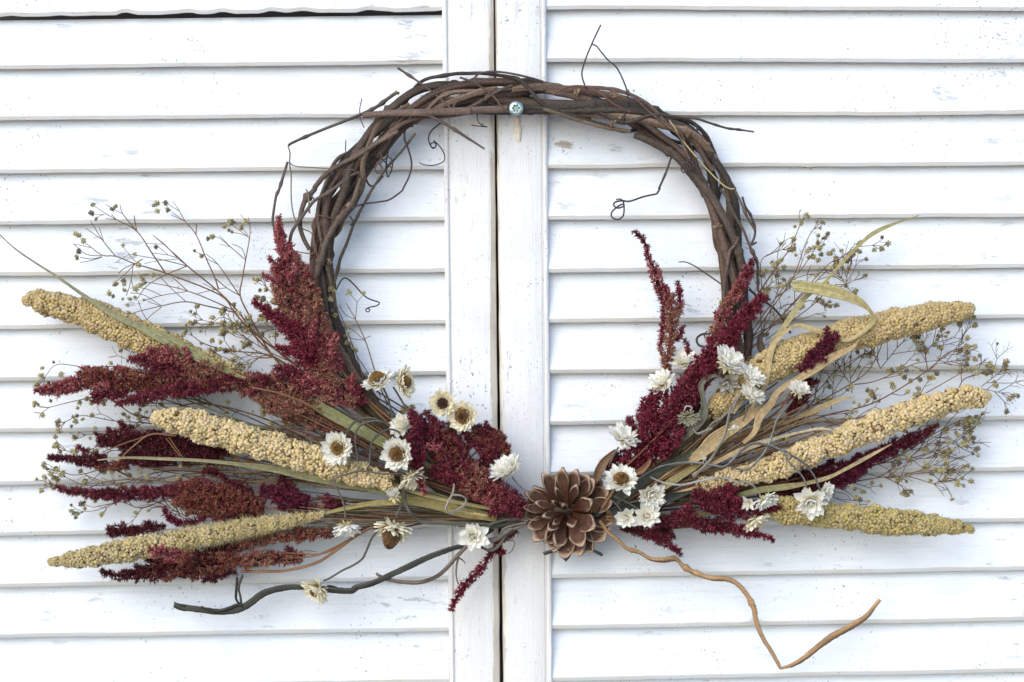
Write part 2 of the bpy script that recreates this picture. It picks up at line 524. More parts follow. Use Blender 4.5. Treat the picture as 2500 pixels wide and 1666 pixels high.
wr = thing('vine_wreath', w1(1300, 735, 20), 'ring of twisted brown vine stems with loose curling tendrils, hung from the screw', 'wreath')
BARK = [(0.118, 0.082, 0.062), (0.080, 0.059, 0.048), (0.160, 0.110, 0.078), (0.066, 0.050, 0.042), (0.135, 0.090, 0.062)]
def vine(s0, s1, ph, turns, rho, r, seed, taper=(0.75, 0.75)):
    n = int((s1 - s0) / 7)
    s = np.linspace(s0, s1, n)
    c = ring_at(s)
    e = ring_at(s + 4.0)[:, :2] - ring_at(s - 4.0)[:, :2]
    e /= np.linalg.norm(e, axis=1)[:, None]
    nn = np.stack([-e[:, 1], e[:, 0]], 1)
    a = ph + turns * 2 * np.pi * s / LEN + smooth_noise(n, 11, 0.45)
    h = np.maximum(c[:, 2] - r, 6) * rho * (1 + smooth_noise(n, 8, 0.12))
    x = c[:, :2] + nn * (h * np.cos(a))[:, None]
    d = 56 + np.minimum(h, 38) * 1.1 * np.sin(a)
    R = r * np.interp(np.linspace(0, 1, n), [0, 0.06, 0.5, 0.94, 1], [taper[0], 0.95, 1.05, 0.95, taper[1]])
    g = random.Random(seed)
    p = g.uniform(30, 120)
    while p < s1 - s0:
        R = R + r * g.uniform(0.18, 0.5) * np.exp(-((s - s0 - p) / g.uniform(5, 11)) ** 2)
        p += g.uniform(120, 230)
    col = np.array(jit(BARK[seed % 5], 0.15))
    tint = np.clip(1 + smooth_noise(n, int(n / 8) + 2, 0.10), 0.6, 1.5)[:, None]
    mb = MB()
    tube(mb, W3(np.column_stack([x, d])), R * U, col[None] * tint, 12, cap=(0.42, 0.31, 0.20), rough=0.03, streak=0.22)
    part('vine', mb, M_bark, wr)

for k, a in enumerate([
    # s0, s1, phase, turns, rho, radius
    (-60, LEN - 200, 0.0, 3.2, 1.0, 10.5), (100, LEN + 60, 1.25, 3.0, 1.0, 9.5), (-300, LEN - 420, 2.4, 3.4, 1.0, 10),
    (420, LEN + 300, 3.6, 3.1, 1.0, 10.5), (-120, LEN - 160, 4.9, 3.3, 1.0, 9), (-500, LEN - 620, 5.7, 2.9, 1.0, 8.5),
    (-760, 640, 0.6, 2.2, 0.55, 8.5), (180, 1500, 2.6, -2.0, 0.6, 8), (-900, 300, 4.4, -2.4, 0.75, 7.5),
    (-420, 900, 1.7, 4.2, 1.06, 5.5), (300, 1250, 5.0, 4.0, 1.1, 5), (-1100, -150, 3.6, 4.4, 1.08, 6), (-700, 500, 5.6, -3.4, 1.06, 4.8),
    (1200, 2300, 1.2, 2.6, 0.9, 8.5), (1500, 2500, 3.8, 2.6, 0.9, 8.5), (-250, 700, 3.0, -4.2, 1.12, 4.2), (500, 1400, 0.4, -4.6, 1.1, 4.2), (-950, 100, 0.9, 5.0, 1.1, 4.5)]):
    vine(*a, seed=k + 3)

def twig(pts, d, r, col=(0.10, 0.072, 0.058), name='tendril', step=4.0, parent=wr, mat=None, sides=7, knots=0, wob=0.0, rough=0.02, cap=None):
    Pw, R = path(pts, d, r, step, wob)
    n = len(Pw)
    if knots:
        for _ in range(knots):
            c = rnd.uniform(0.05, 0.95) * n
            R = R * (1 + rnd.uniform(0.25, 0.6) * np.exp(-((np.arange(n) - c) / 1.6) ** 2))
    col = np.array(jit(col, 0.1))[None] * np.clip(1 + smooth_noise(n, max(3, n // 10), 0.12), 0.6, 1.5)[:, None]
    mb = MB()
    tube(mb, Pw, R, col, sides, rough=rough, cap=cap)
    return part(name, mb, mat or M_twig, parent)

DK = (0.055, 0.042, 0.042)
RD = (0.13, 0.062, 0.046)
I_, J_, K_, L_, M_ = (650, 130), (1050, 130), (1400, 130), (650, 430), (1400, 430)
twig(tl(*I_, [(1510, 170), (1750, 330), (1950, 480), (2050, 570), (2135, 645)]), (90, 105), (2.6, 2.2), name='twig', knots=2)
twig(tl(*I_, [(2135, 645), (2200, 530), (2270, 420)]), (105, 90), 2.0, name='twig')
twig(tl(*I_, [(1500, 450), (1400, 520), (1280, 610), (1100, 700), (850, 800), (550, 920), (300, 1030), (255, 1065)]), (70, 60), (4.2, 3.0), name='twig', knots=3)
twig(tl(*I_, [(250, 1070), (272, 1150), (268, 1260), (285, 1400), (285, 1560)]) + tl(*L_, [(290, 300), (320, 470), (390, 590), (520, 660), (550, 800), (552, 880), (480, 890), (320, 865)]), (60, 100), (1.9, 1.4), (0.20, 0.155, 0.10))
twig(tl(*I_, [(245, 1250), (200, 1400), (150, 1560)]) + tl(*L_, [(110, 250), (75, 500), (90, 600), (112, 760)]), (60, 85), (3.4, 3.2), name='twig', knots=2)
twig(tl(*I_, [(275, 1265), (340, 1300), (600, 1320), (850, 1340), (1010, 1340)]), (60, 100), 1.4, (0.16, 0.13, 0.085))
twig(tl(*I_, [(1100, 525), (1075, 640), (1085, 760), (1125, 860)]), 80, 1.3, DK)
twig(tl(*I_, [(915, 1000), (912, 1120), (940, 1170)]), 80, 1.4, DK)
twig(tl(*I_, [(1110, 715), (1400, 693), (1850, 680), (2350, 662)]) + tl(*J_, [(200, 668), (500, 655), (890, 640)]), (100, 104, 102, 96), (7.5, 9.5, 9.5, 9), BARK[2], name='vine', mat=M_bark, sides=11, cap=(0.5, 0.38, 0.25))
twig(tl(*I_, [(1860, 710), (2100, 840), (2350, 1000)]) + tl(*J_, [(250, 850), (440, 980), (625, 1100)]), (104, 110), (4.0, 2.4), (0.12, 0.082, 0.066), name='twig', knots=1)
twig(tl(*I_, [(1690, 840), (1610, 860), (1588, 980), (1640, 1130), (1670, 1280), (1640, 1420), (1570, 1560)]) + tl(*L_, [(1560, 170), (1420, 270), (1280, 300), (1130, 320), (1020, 350)]), 70, (2.4, 2.0), (0.09, 0.055, 0.055))
twig(tl(*I_, [(2010, 800), (1900, 890), (1865, 980), (1885, 1060), (1920, 1098), (1952, 1065), (1935, 1028), (1895, 1040), (1890, 1075, 62), (1940, 1090, 60), (1950, 1030, 58), (1925, 1008), (2000, 1080), (2050, 1180), (2030, 1250), (1920, 1290), (1800, 1280), (1760, 1255)]), 54, (1.9, 1.3), (0.035, 0.03, 0.036))
twig(tl(*I_, [(1715, 920), (1560, 1120), (1400, 1300), (1300, 1440), (1220, 1560)]) + tl(*L_, [(1200, 180), (1080, 400), (1040, 480), (1000, 560), (930, 760), (850, 950), (820, 1080), (760, 1290)]), 62, (2.6, 4.2), (0.11, 0.082, 0.062), name='twig', knots=5, mat=M_bark, cap=(0.4, 0.36, 0.22))
twig(tl(*I_, [(1515, 900), (1300, 1020), (1050, 1180), (850, 1280), (680, 1400), (560, 1540)]) + tl(*L_, [(560, 150), (450, 280), (400, 430), (390, 580), (430, 720), (500, 850)]), (100, 104, 90, 80), (5.2, 6.4, 5.2), (0.125, 0.09, 0.066), name='vine', mat=M_bark, knots=4, sides=9, cap=(0.48, 0.36, 0.24))
twig(tl(*L_, [(1060, -40), (960, 0), (860, 80), (720, 190), (560, 280), (470, 390), (360, 540), (290, 660), (265, 800)]), (85, 105, 95), (4.2, 4.4), (0.10, 0.076, 0.06), name='vine', mat=M_bark, knots=3, sides=9)
twig(tl(*L_, [(1090, 30), (1000, 300), (930, 400), (800, 560), (690, 760), (640, 940), (570, 1140)]), (95, 104, 98), (5.5, 7.2), BARK[0], name='vine', mat=M_bark, knots=4, sides=9)
twig(tl(*L_, [(455, 150), (480, 200), (490, 300), (497, 430)]), 104, (1.8, 2.6), (0.20, 0.16, 0.11), name='twig')
twig(tl(*L_, [(480, 190), (560, 280)]), 104, 2.4, name='twig')
twig(tl(*I_, [(1300, 1130), (1330, 1200), (1270, 1280), (1250, 1340), (1290, 1380), (1335, 1320), (1270, 1250)]), 98, 2.2, (0.10, 0.062, 0.05))
twig(tl(*I_, [(1430, 1010), (1390, 1180), (1376, 1300), (1390, 1420)]), 70, 1.8, DK)
twig(tl(*I_, [(1290, 1290), (1340, 1240), (1400, 1195), (1450, 1240), (1440, 1340), (1400, 1430)]), 84, 1.8, DK)
twig(tl(*I_, [(1320, 1200), (1380, 1270), (1440, 1320)]), 80, 1.6, DK)
twig(tl(*L_, [(1145, 30), (1180, 100), (1240, 112), (1340, 0)]), 58, 2.4, DK)
twig(tl(*L_, [(800, 1310), (870, 1190), (920, 1175), (1000, 1240), (1120, 1370), (1200, 1420), (1300, 1455), (1270, 1490), (1180, 1510), (1140, 1540), (1170, 1565), (1192, 1535), (1160, 1520)]), (70, 48), (1.9, 1.5), (0.05, 0.04, 0.042))
twig(tl(*L_, [(590, 930), (560, 780), (540, 650), (528, 560), (580, 460), (680, 470), (750, 485)]), (100, 102, 96), 1.9, RD)
twig(tl(*L_, [(960, 460), (1000, 530), (960, 570)]), 70, 1.8, DK)
twig(tl(900, 0, [(1905, 205), (1850, 320), (1790, 460), (1757, 560), (1750, 620), (1770, 690), (1800, 750), (1850, 820), (1920, 870), (1960, 920)], 0.2975), (70, 90, 104), (1.9, 2.0), (0.075, 0.045, 0.042))
twig(tl(900, 0, [(1835, 365), (1870, 380), (1910, 430), (1970, 500), (2030, 550), (2080, 640), (2120, 750), (2125, 850), (2080, 1015)], 0.2975), (75, 100), (1.7, 1.9), (0.045, 0.036, 0.04))
twig(tl(*J_, [(620, 500), (570, 620), (540, 720), (560, 800), (620, 840), (657, 848), (600, 845), (475, 830)]), (102, 60), 1.3, DK)
twig(tl(*J_, [(510, 290), (560, 240), (700, 215), (900, 230), (1150, 285), (1300, 330)]), 76, 2.8, (0.075, 0.055, 0.05), name='vine', mat=M_bark)
twig(tl(*J_, [(1400, 480), (1550, 400), (1700, 378), (1850, 400), (1980, 480), (2100, 580), (2300, 680)]), 100, 2.4, RD)
twig(tl(*J_, [(1300, 640), (1500, 700), (1700, 770), (2000, 850), (2300, 900)]), (96, 84), 5.0, BARK[4], name='vine', mat=M_bark)
twig(tl(*J_, [(340, 280), (480, 330), (600, 400), (750, 520), (800, 590), (870, 660), (940, 690)]), (100, 106), 2.6, (0.10, 0.07, 0.05), name='twig')
twig(tl(*K_, [(1140, 1150), (1060, 1380), (980, 1560)]) + tl(*M_, [(1000, 130), (960, 205)]), 66, (2.8, 2.4), (0.075, 0.055, 0.05), name='twig', knots=1)
twig(tl(*M_, [(960, 205), (800, 240), (650, 290), (560, 285), (480, 300), (463, 340), (510, 370), (580, 345), (570, 325), (520, 345), (445, 410), (440, 470), (510, 502), (570, 460), (582, 380), (575, 300), (540, 266), (490, 272)]), (66, 56), (2.3, 1.8), (0.05, 0.042, 0.044))
twig(tl(*K_, [(1230, 730), (1420, 755), (1540, 795), (1760, 862), (1900, 880), (2075, 905)]), (90, 60), (3.0, 2.0), (0.10, 0.075, 0.056), name='twig', knots=3)
twig(tl(*K_, [(1100, 770), (1170, 870), (1250, 1000), (1400, 1180), (1550, 1350), (1700, 1500), (1800, 1560), (1850, 1555)]), (100, 106), 1.7, (0.44, 0.33, 0.17))
co = [(1270 + 16 * k + 46 * math.cos(k * 1.05), 1318 - 9 * k * 0.9 + 56 * math.sin(k * 1.05), 106 + 5 * math.sin(k * 1.05 + 1.2)) for k in range(0, 20)]
co = [(1262 + 6.0 * k + 44 * math.cos(k * 1.05), 1325 - 3.2 * k + 54 * math.sin(k * 1.05), 104 + 6 * math.sin(k * 1.05 + 1.2)) for k in range(0, 24)]
twig(tl(*K_, co), 104, 1.5, (0.07, 0.052, 0.044), step=2.0)
twig(tl(*K_, [(630, 420), (650, 470), (750, 560), (900, 700), (1100, 850), (1220, 960), (1300, 1150), (1340, 1220)]), (84, 104, 104), (1.8, 3.4), (0.115, 0.075, 0.056), name='vine', mat=M_bark, knots=2)
twig(tl(*K_, [(1350, 770), (1410, 830), (1425, 900), (1410, 960)]), 84, 2.6, DK)
twig(tl(*M_, [(1690, 150), (1760, 250), (1850, 450), (1950, 620), (2030, 820), (2110, 1000), (2118, 1180), (2120, 1330)]), (100, 106, 80), (3.6, 2.8), (0.14, 0.105, 0.08), name='twig', knots=4, mat=M_bark)
twig(tl(*M_, [(1940, 240), (1975, 350), (2030, 440), (2065, 530), (2087, 620), (2080, 700), (2045, 790), (2105, 760)]), 70, 2.8, (0.06, 0.048, 0.044), name='twig', knots=2)
twig(tl(*M_, [(1850, 150), (1930, 320), (2000, 480), (2085, 620)]), (90, 76), 2.8, (0.12, 0.085, 0.066), name='twig', knots=2)
twig(tl(*M_, [(1210, 990), (1290, 990), (1400, 1040), (1550, 1140), (1715, 1255)]), (50, 66), (1.2, 1.9), (0.06, 0.05, 0.05))
twig(tl(*M_, [(1890, 700), (1860, 790), (1800, 860), (1775, 1000), (1750, 1150), (1720, 1420)]), (98, 106, 98), 4.2, (0.115, 0.078, 0.06), name='vine', mat=M_bark, sides=9)
twig(tl(1480, 530, [(1190, 1345), (1100, 1348), (1040, 1400), (1060, 1470), (1130, 1495)]), (90, 80), 2.8, (0.055, 0.045, 0.05))
twig(tl(1480, 530, [(1160, 1310), (1125, 1360), (1170, 1420), (1220, 1420)]), 76, 1.6, DK)
twig(tl(1480, 530, [(1640, 830), (1760, 930), (1900, 1030), (2010, 1150), (2120, 1340)]), (40, 36), 3.0, (0.06, 0.05, 0.052), name='twig')
# knots of bark on the front of the ring
for (x, y, r) in [(1410, 225, 9), (1500, 232, 8), (1495, 300, 8), (1516, 285, 6), (970, 228, 5), (853, 503, 8), (805, 640, 7), (1752, 552, 8), (1680, 330, 5), (1730, 352, 4)]:
    mb = MB()
    for _ in range(7):
        a = np.array([(x + rnd.gauss(0, r * .4), y + rnd.gauss(0, r * .4), 92 + rnd.gauss(0, 2)), (x + rnd.gauss(0, r * .5), y + rnd.gauss(0, r * .5), 100 + rnd.gauss(0, 2))])
        tube(mb, W3(a), np.array([r * .55, r * .3]) * U, jit((0.22, 0.145, 0.09), 0.3), 6, rough=0.15)
    part('bark_knot', mb, M_bark, wr)

# ------------------------------------------------------------------ amaranth sprays
PINK = [(0.33, 0.085, 0.09), (0.25, 0.045, 0.058), (0.40, 0.15, 0.135), (0.19, 0.03, 0.042)]
BROWN = [(0.28, 0.135, 0.082), (0.28, 0.08, 0.07), (0.22, 0.095, 0.058), (0.36, 0.19, 0.125)]
BURG = [(0.16, 0.024, 0.040), (0.125, 0.016, 0.030), (0.21, 0.044, 0.056), (0.10, 0.011, 0.020)]
CRIM = [(0.145, 0.010, 0.028), (0.19, 0.020, 0.040), (0.11, 0.006, 0.018), (0.23, 0.042, 0.055)]
DARK = [(0.068, 0.009, 0.015), (0.095, 0.014, 0.020), (0.13, 0.026, 0.030), (0.052, 0.007, 0.012)]
PURP = [(0.095, 0.008, 0.027), (0.125, 0.013, 0.035), (0.068, 0.005, 0.018), (0.16, 0.026, 0.046)]
RUST = [(0.17, 0.040, 0.030), (0.22, 0.080, 0.048), (0.13, 0.022, 0.024), (0.27, 0.11, 0.062)]

def spike(parent, br, d, pals, dens=1.0, size=1.0, depth=0.75):
    """one floret-covered branchlet with its side spikelets: br rows (x,y,r), tip first."""
    mb = MB()
    a = catmull(np.array(br, float), 4.0)
    rmax = a[:, 2].max()
    spike_into(mb, [(p[0], p[1], p[2] * (0.84 if p[2] > 15 else 1.0)) for p in br], d, pals, dens, size, depth)
    if rmax > 15:
        pal = pals if isinstance(pals[0][0], (tuple, list)) else [pals]
        s = 10.0
        dl = np.concatenate([[0], np.cumsum(np.linalg.norm(np.diff(a[:, :2], axis=0), axis=1))])
        side = 1
        dm = d if not isinstance(d, (tuple, list)) else sum(d) / len(d)
        while s < dl[-1] - 8:
            i = min(len(a) - 2, max(1, int(np.searchsorted(dl, s))))
            r = a[i, 2]
            if r > 13:
                tx, ty = a[i - 1, :2] - a[i + 1, :2]
                an = math.atan2(ty, tx) + side * rnd.uniform(0.25, 0.8)
                sx = a[i, 0] + side * -ty / math.hypot(tx, ty) * r * rnd.uniform(0.1, 0.45)
                sy = a[i, 1] + side * tx / math.hypot(tx, ty) * r * rnd.uniform(0.1, 0.45)
                L = min(58, r * rnd.uniform(0.75, 1.3))
                ex, ey = sx + math.cos(an) * L, sy + math.sin(an) * L
                w = min(8.5, r * 0.26) * rnd.uniform(0.75, 1.2)
                dz = dm + rnd.uniform(-.4, .9) * r * depth
                k = min(len(pal) - 1, int(i / len(a) * len(pal)))
                spike_into(mb, [(ex, ey, w * .55), ((ex * 2 + sx) / 3, (ey * 2 + sy) / 3, w), (sx, sy, w * 1.2)], dz, [rnd.choice((pal[k], pal[k], rnd.choice(pal)))], dens, size * .95, 0.9)
            side = -side
            s += rnd.uniform(11, 20)
    return part('floret_spike', mb, M_floret, parent, smooth=False)

def spike_into(mb, br, d, pals, dens, size, depth):
    a = catmull(np.array(br, float), 4.0)
    n = len(a)
    ds = np.concatenate([[4.0], np.linalg.norm(np.diff(a[:, :2], axis=0), axis=1)])
    dd = np.interp(np.linspace(0, 1, n), np.linspace(0, 1, len(d)), d) if isinstance(d, (tuple, list)) else np.full(n, float(d))
    r = np.maximum(a[:, 2], 3.0) * (1 + smooth_noise(n, max(3, n // 6), 0.13))
    wts = ds * (r + 2.5)
    ncl = int(dens * np.sum(wts) * 2 * np.pi / (48 * size ** 2))
    idx = rng.choice(n, ncl, p=wts / wts.sum())
    T = np.gradient(a[:, :2], axis=0)
    T /= np.linalg.norm(T, axis=1)[:, None] + 1e-9
    T3 = np.column_stack([-T, np.zeros(n)])            # points to the tip
    Nn = np.column_stack([T[:, 1], -T[:, 0], np.zeros(n)])
    B = np.array([0, 0, 1.0])
    ph = rng.uniform(0, 2 * np.pi, ncl)
    q = np.sqrt(rng.uniform(0.12, 1.25, ncl))
    rad = np.cos(ph)[:, None] * Nn[idx] + np.sin(ph)[:, None] * B
    rad_pos = np.cos(ph)[:, None] * Nn[idx] + depth * np.sin(ph)[:, None] * B
    base = np.column_stack([a[idx, :2], dd[idx]]) + rad_pos * (np.maximum(r[idx] - 5.0 * size, 1.0) * q)[:, None] + rng.uniform(-3, 3, (ncl, 3)) * T3[idx]
    nb = 5
    cen = np.repeat(base, nb, 0)
    dr = np.repeat(rad * 0.9 + 0.55 * T3[idx], nb, 0) + rng.standard_normal((ncl * nb, 3)) * 0.62
    dr /= np.linalg.norm(dr, axis=1)[:, None]
    ln = rng.uniform(5.0, 14.0, ncl * nb) * size
    wd = rng.uniform(0.8, 1.7, ncl * nb) * size
    s = np.cross(dr, rng.standard_normal((ncl * nb, 3)))
    s /= np.linalg.norm(s, axis=1)[:, None] + 1e-9
    u = np.cross(dr, s)
    p0 = cen
    mid = cen + dr * (ln * 0.42)[:, None]
    tip = cen + dr * ln[:, None]
    V = np.stack([p0, mid + s * wd[:, None], mid - s * wd[:, None] * 0.6 + u * wd[:, None] * 0.8, mid - s * wd[:, None] * 0.6 - u * wd[:, None] * 0.8, tip], 1)
    m = ncl * nb
    F = np.array([[0, 2, 1], [0, 3, 2], [0, 1, 3], [4, 1, 2], [4, 2, 3], [4, 3, 1]])
    F = (np.arange(m)[:, None, None] * 5 + F[None]).reshape(-1, 3)
    t = idx / max(1, n - 1)
    pal = np.array(pals if isinstance(pals[0][0], (tuple, list)) else [pals], float)
    band = np.clip((t * len(pal) + rng.normal(0, 0.45, ncl)).astype(int), 0, len(pal) - 1)
    c = pal[band, rng.integers(0, pal.shape[1], ncl)]
    c = np.repeat(c, nb, 0) * rng.uniform(0.55, 1.5, (m, 1))
    c = c * 1.12
    c = np.where(rng.random((m, 1)) < 0.17, c * 1.3 + np.array([0.09, 0.055, 0.05]), c)
    mb.add(W3(V.reshape(-1, 3)), F, np.repeat(c, 5, 0))
    # the woody axis inside
    core = np.column_stack([a[:, :2], dd - 0.1 * r])
    tube(mb, W3(core), np.maximum(r * 0.34, 1.2) * U, np.tile(pal[0].mean(0) * 0.4, (n, 1)), 6)

def amaranth(label, base, d, branches, stems=(), stem_col=(0.20, 0.105, 0.05), size=1.0, dens=1.0):
    t = thing('amaranth_spray', w1(*base, d), label, 'dried flower', 'red amaranth sprays tucked into the wreath')
    for b in branches:
        spike(t, b[0], b[2] if len(b) > 2 else d, b[1], size=size, dens=dens)
    for (pts, sd, sr) in stems:
        twig(pts, sd, sr, stem_col, 'stem', parent=t, mat=M_stem, wob=0.5)
    return t

amaranth('tall pinkish-red amaranth plume climbing the left side of the vine ring', (850, 980), 122, [
    ([(680, 530, 8), (684, 575, 13), (690, 620, 17), (688, 660, 28), (697, 700, 42), (715, 740, 40), (735, 780, 38), (750, 830, 38), (770, 880, 40), (790, 920, 40), (822, 962, 28)], [PINK, PINK, BROWN, PINK, BROWN]),
    ([(706, 597, 9), (720, 635, 16), (742, 672, 20), (760, 720, 24), (775, 780, 28), (795, 850, 32), (814, 910, 32)], [PINK, BROWN, BROWN, PINK]),
    ([(619, 735, 8), (650, 760, 13), (690, 790, 18), (725, 815, 26), (750, 850, 34), (775, 890, 36)], CRIM, 138),
    ([(676, 846, 6), (700, 856, 12), (730, 872, 16)], CRIM, 136),
    ([(672, 897, 8), (720, 915, 22), (765, 940, 26), (810, 962, 28), (868, 988, 18)], [BURG, PINK, BROWN], 132),
    ([(850, 930, 12), (868, 955, 18), (882, 988, 16)], [PINK, BURG], 126)],
    [([(790, 920), (850, 985), (930, 1050), (1050, 1150), (1280, 1245)], (115, 90), (4, 4.5)),
     ([(770, 830), (830, 900), (900, 985), (1000, 1080), (1100, 1170)], (118, 100), (2.5, 3.5)),
     ([(800, 850), (870, 950), (960, 1030), (1060, 1130)], (120, 105), (2.2, 3))])
amaranth('long rusty amaranth plume reaching left below the upper grass blade', (760, 985), 112, [
    ([(85, 956, 7), (115, 952, 13), (149, 948, 18), (212, 926, 28), (276, 933, 32), (340, 931, 32), (404, 926, 30), (464, 920, 30), (527, 930, 28), (591, 935, 28), (655, 935, 30), (719, 958, 28), (761, 984, 24)], [PINK, RUST, RUST, BROWN, BURG, BROWN]),
    ([(200, 900, 6), (225, 905, 14), (262, 910, 14)], [PINK, RUST]), ([(286, 896, 6), (300, 905, 12), (330, 915, 14)], [PINK, RUST]),
    ([(317, 877, 7), (360, 882, 14), (400, 897, 20), (450, 908, 22)], BURG, 122),
    ([(362, 858, 9), (400, 864, 20), (440, 877, 22), (490, 893, 24), (545, 907, 22)], [PINK, BROWN, BROWN], 126),
    ([(225, 970, 10), (260, 965, 16), (310, 955, 18)], BURG),
    ([(285, 986, 8), (340, 973, 14), (404, 958, 18), (467, 948, 20), (527, 941, 22), (580, 925, 24)], BURG, 122),
    ([(610, 950, 14), (640, 966, 22), (676, 992, 26), (719, 994, 24), (782, 994, 18)], BROWN),
    ([(690, 1006, 14), (750, 1022, 22), (815, 1046, 22), (880, 1078, 14)], [BROWN, RUST, BURG], 92)],
    [([(600, 940), (700, 962), (820, 1030), (960, 1110), (1280, 1245)], (105, 90), (3, 4.5)),
     ([(616, 947), (680, 960), (735, 980), (790, 1010)], 140, (2.6, 2.6)), ([(640, 990), (760, 1010), (900, 1090)], 100, (2, 3))])
amaranth('dark maroon amaranth plume half hidden under the middle left millet head', (560, 1110), 72, [
    ([(121, 1116, 7), (150, 1120, 9), (185, 1122, 12), (218, 1126, 16), (260, 1122, 16)], DARK),
    ([(190, 1092, 6), (212, 1100, 9)], BURG), ([(236, 1140, 8), (280, 1138, 12), (310, 1132, 14)], RUST),
    ([(240, 1075, 12), (290, 1070, 28), (340, 1080, 36), (390, 1088, 42), (440, 1095, 40), (490, 1098, 36), (540, 1102, 22), (560, 1108, 12)], DARK),
    ([(300, 1120, 12), (350, 1118, 22), (400, 1118, 24), (430, 1126, 12)], DARK)],
    [([(540, 1105), (700, 1150), (900, 1190), (1250, 1250)], (72, 80), (3, 4)), ([(295, 1118), (330, 1085), (370, 1060), (430, 1064)], 112, (1.6, 2.6)), ([(250, 1105), (300, 1085), (372, 1060)], 110, (1.3, 2)),
     ([(405, 1070), (440, 1115)], 110, 1.2), ([(413, 1068), (447, 1118)], 110, 1.2)])
amaranth('slender red-brown amaranth plume pointing left between the two lower left millet heads', (640, 1240), 84, [
    ([(140, 1190, 6), (175, 1200, 10), (220, 1205, 12), (265, 1208, 15), (310, 1208, 17), (360, 1205, 18), (400, 1200, 17), (440, 1195, 18), (480, 1190, 24), (520, 1205, 32), (560, 1220, 36), (600, 1230, 34), (645, 1242, 22)], [BURG, DARK, BURG, RUST, RUST]),
    ([(430, 1215, 18), (470, 1235, 26), (520, 1245, 28), (580, 1252, 24), (630, 1258, 14)], [RUST, RUST, DARK]),
    ([(402, 1243, 6), (412, 1262, 9), (440, 1278, 11), (470, 1275, 9), (500, 1268, 9)], PURP),
    ([(497, 1148, 6), (520, 1152, 10), (545, 1165, 9), (570, 1180, 10), (595, 1190, 11), (612, 1208, 12)], DARK)],
    [([(600, 1235), (760, 1250), (960, 1262), (1260, 1262)], 84, (3, 4)), ([(460, 1175), (480, 1165), (610, 1112)], 70, 1.8), ([(610, 1205), (780, 1235), (980, 1245), (1240, 1258)], 80, (2.5, 3.5))])
amaranth('deep purple amaranth tuft above the bristly millet head, near the hanging flower', (850, 1245), 96, [
    ([(636, 1196, 12), (670, 1205, 22), (705, 1222, 30), (740, 1240, 24), (772, 1247, 12)], PURP),
    ([(686, 1165, 7), (697, 1180, 12), (715, 1200, 14), (735, 1225, 14)], DARK), ([(755, 1213, 8), (740, 1222, 14), (745, 1232, 14)], PURP),
    ([(795, 1210, 7), (800, 1225, 14), (820, 1235, 15), (848, 1242, 9)], [BURG, DARK])],
    [([(740, 1235), (860, 1245), (1000, 1258), (1260, 1262)], 92, (3, 4)), ([(760, 1262), (900, 1266), (1100, 1264)], 80, (2, 3)), ([(800, 1285), (880, 1262), (1010, 1262)], 80, (1.6, 2.4))])
amaranth('rust and maroon amaranth sprig sprawling along the lowest left millet head', (800, 1370), 84, [
    ([(265, 1298, 8), (290, 1295, 18), (320, 1298, 17), (350, 1292, 15), (380, 1285, 15), (405, 1285, 10)], DARK, 74),
    ([(250, 1398, 8), (290, 1405, 12), (330, 1402, 17), (370, 1392, 24), (420, 1382, 33), (470, 1374, 36), (520, 1374, 32), (570, 1368, 30), (620, 1368, 25), (670, 1362, 22), (720, 1366, 14), (742, 1352, 8)], [DARK, DARK, RUST, RUST, BROWN, RUST]),
    ([(365, 1342, 8), (390, 1348, 16), (430, 1358, 20), (470, 1365, 22)], [PINK, PINK, RUST], 136),
    ([(590, 1328, 12), (650, 1316, 19), (700, 1308, 20), (750, 1304, 18), (812, 1300, 11)], [BROWN, RUST]),
    ([(500, 1350, 14), (560, 1338, 17), (610, 1328, 14)], [DARK, RUST]), ([(700, 1340, 6), (712, 1350, 9), (735, 1362, 7)], DARK),
    ([(497, 1416, 7), (520, 1412, 9), (550, 1403, 8), (575, 1395, 9)], DARK)],
    [([(588, 1395), (700, 1392), (782, 1370), (864, 1312), (923, 1281), (1000, 1268), (1250, 1266)], (90, 96, 90), (3.2, 4.5)), ([(690, 1365), (760, 1358), (800, 1345), (864, 1312)], 92, (1.6, 3)), ([(700, 1350), (780, 1352), (830, 1335)], 92, (1.6, 2.5)),
     ([(726, 1356), (745, 1345), (772, 1348)], 90, 1.2), ([(395, 1400), (410, 1416), (428, 1398)], 70, 1.2)], dens=0.8)
amaranth('bushy wine-red amaranth between the golden-eyed flowers and the pine cone', (1280, 1245), 124, [
    ([(1000, 1002, 7), (1018, 1035, 18), (1014, 1075, 22), (1022, 1110, 20), (1020, 1150, 12), (1030, 1188, 11), (1042, 1206, 8)], [BURG, PURP, CRIM, PINK], 150),
    ([(1038, 1003, 6), (1055, 1025, 9), (1075, 1048, 15)], BURG), ([(1098, 1036, 8), (1105, 1070, 18), (1130, 1098, 14)], DARK),
    ([(1030, 1048, 18), (1060, 1068, 34), (1090, 1092, 42), (1110, 1125, 44), (1140, 1160, 42), (1180, 1190, 40), (1220, 1215, 42), (1255, 1232, 36), (1285, 1245, 22)], [BURG, RUST, BURG, BROWN, PINK, BURG]),
    ([(1050, 1150, 10), (1090, 1160, 20), (1130, 1172, 24), (1170, 1195, 26)], [BURG, CRIM]),
    ([(1128, 1055, 8), (1155, 1072, 16), (1180, 1085, 28), (1208, 1097, 32), (1222, 1107, 24)], [BURG, RUST, BURG], 108),
    ([(1158, 1043, 8), (1185, 1055, 18), (1215, 1078, 24), (1243, 1110, 10)], [BURG, RUST], 108),
    ([(1190, 1120, 22), (1170, 1145, 24)], DARK, 108)], [([(1100, 1120), (1180, 1190), (1280, 1245)], 110, (3, 4)), ([(1180, 1090), (1110, 1160), (1150, 1220)], 95, 2)])
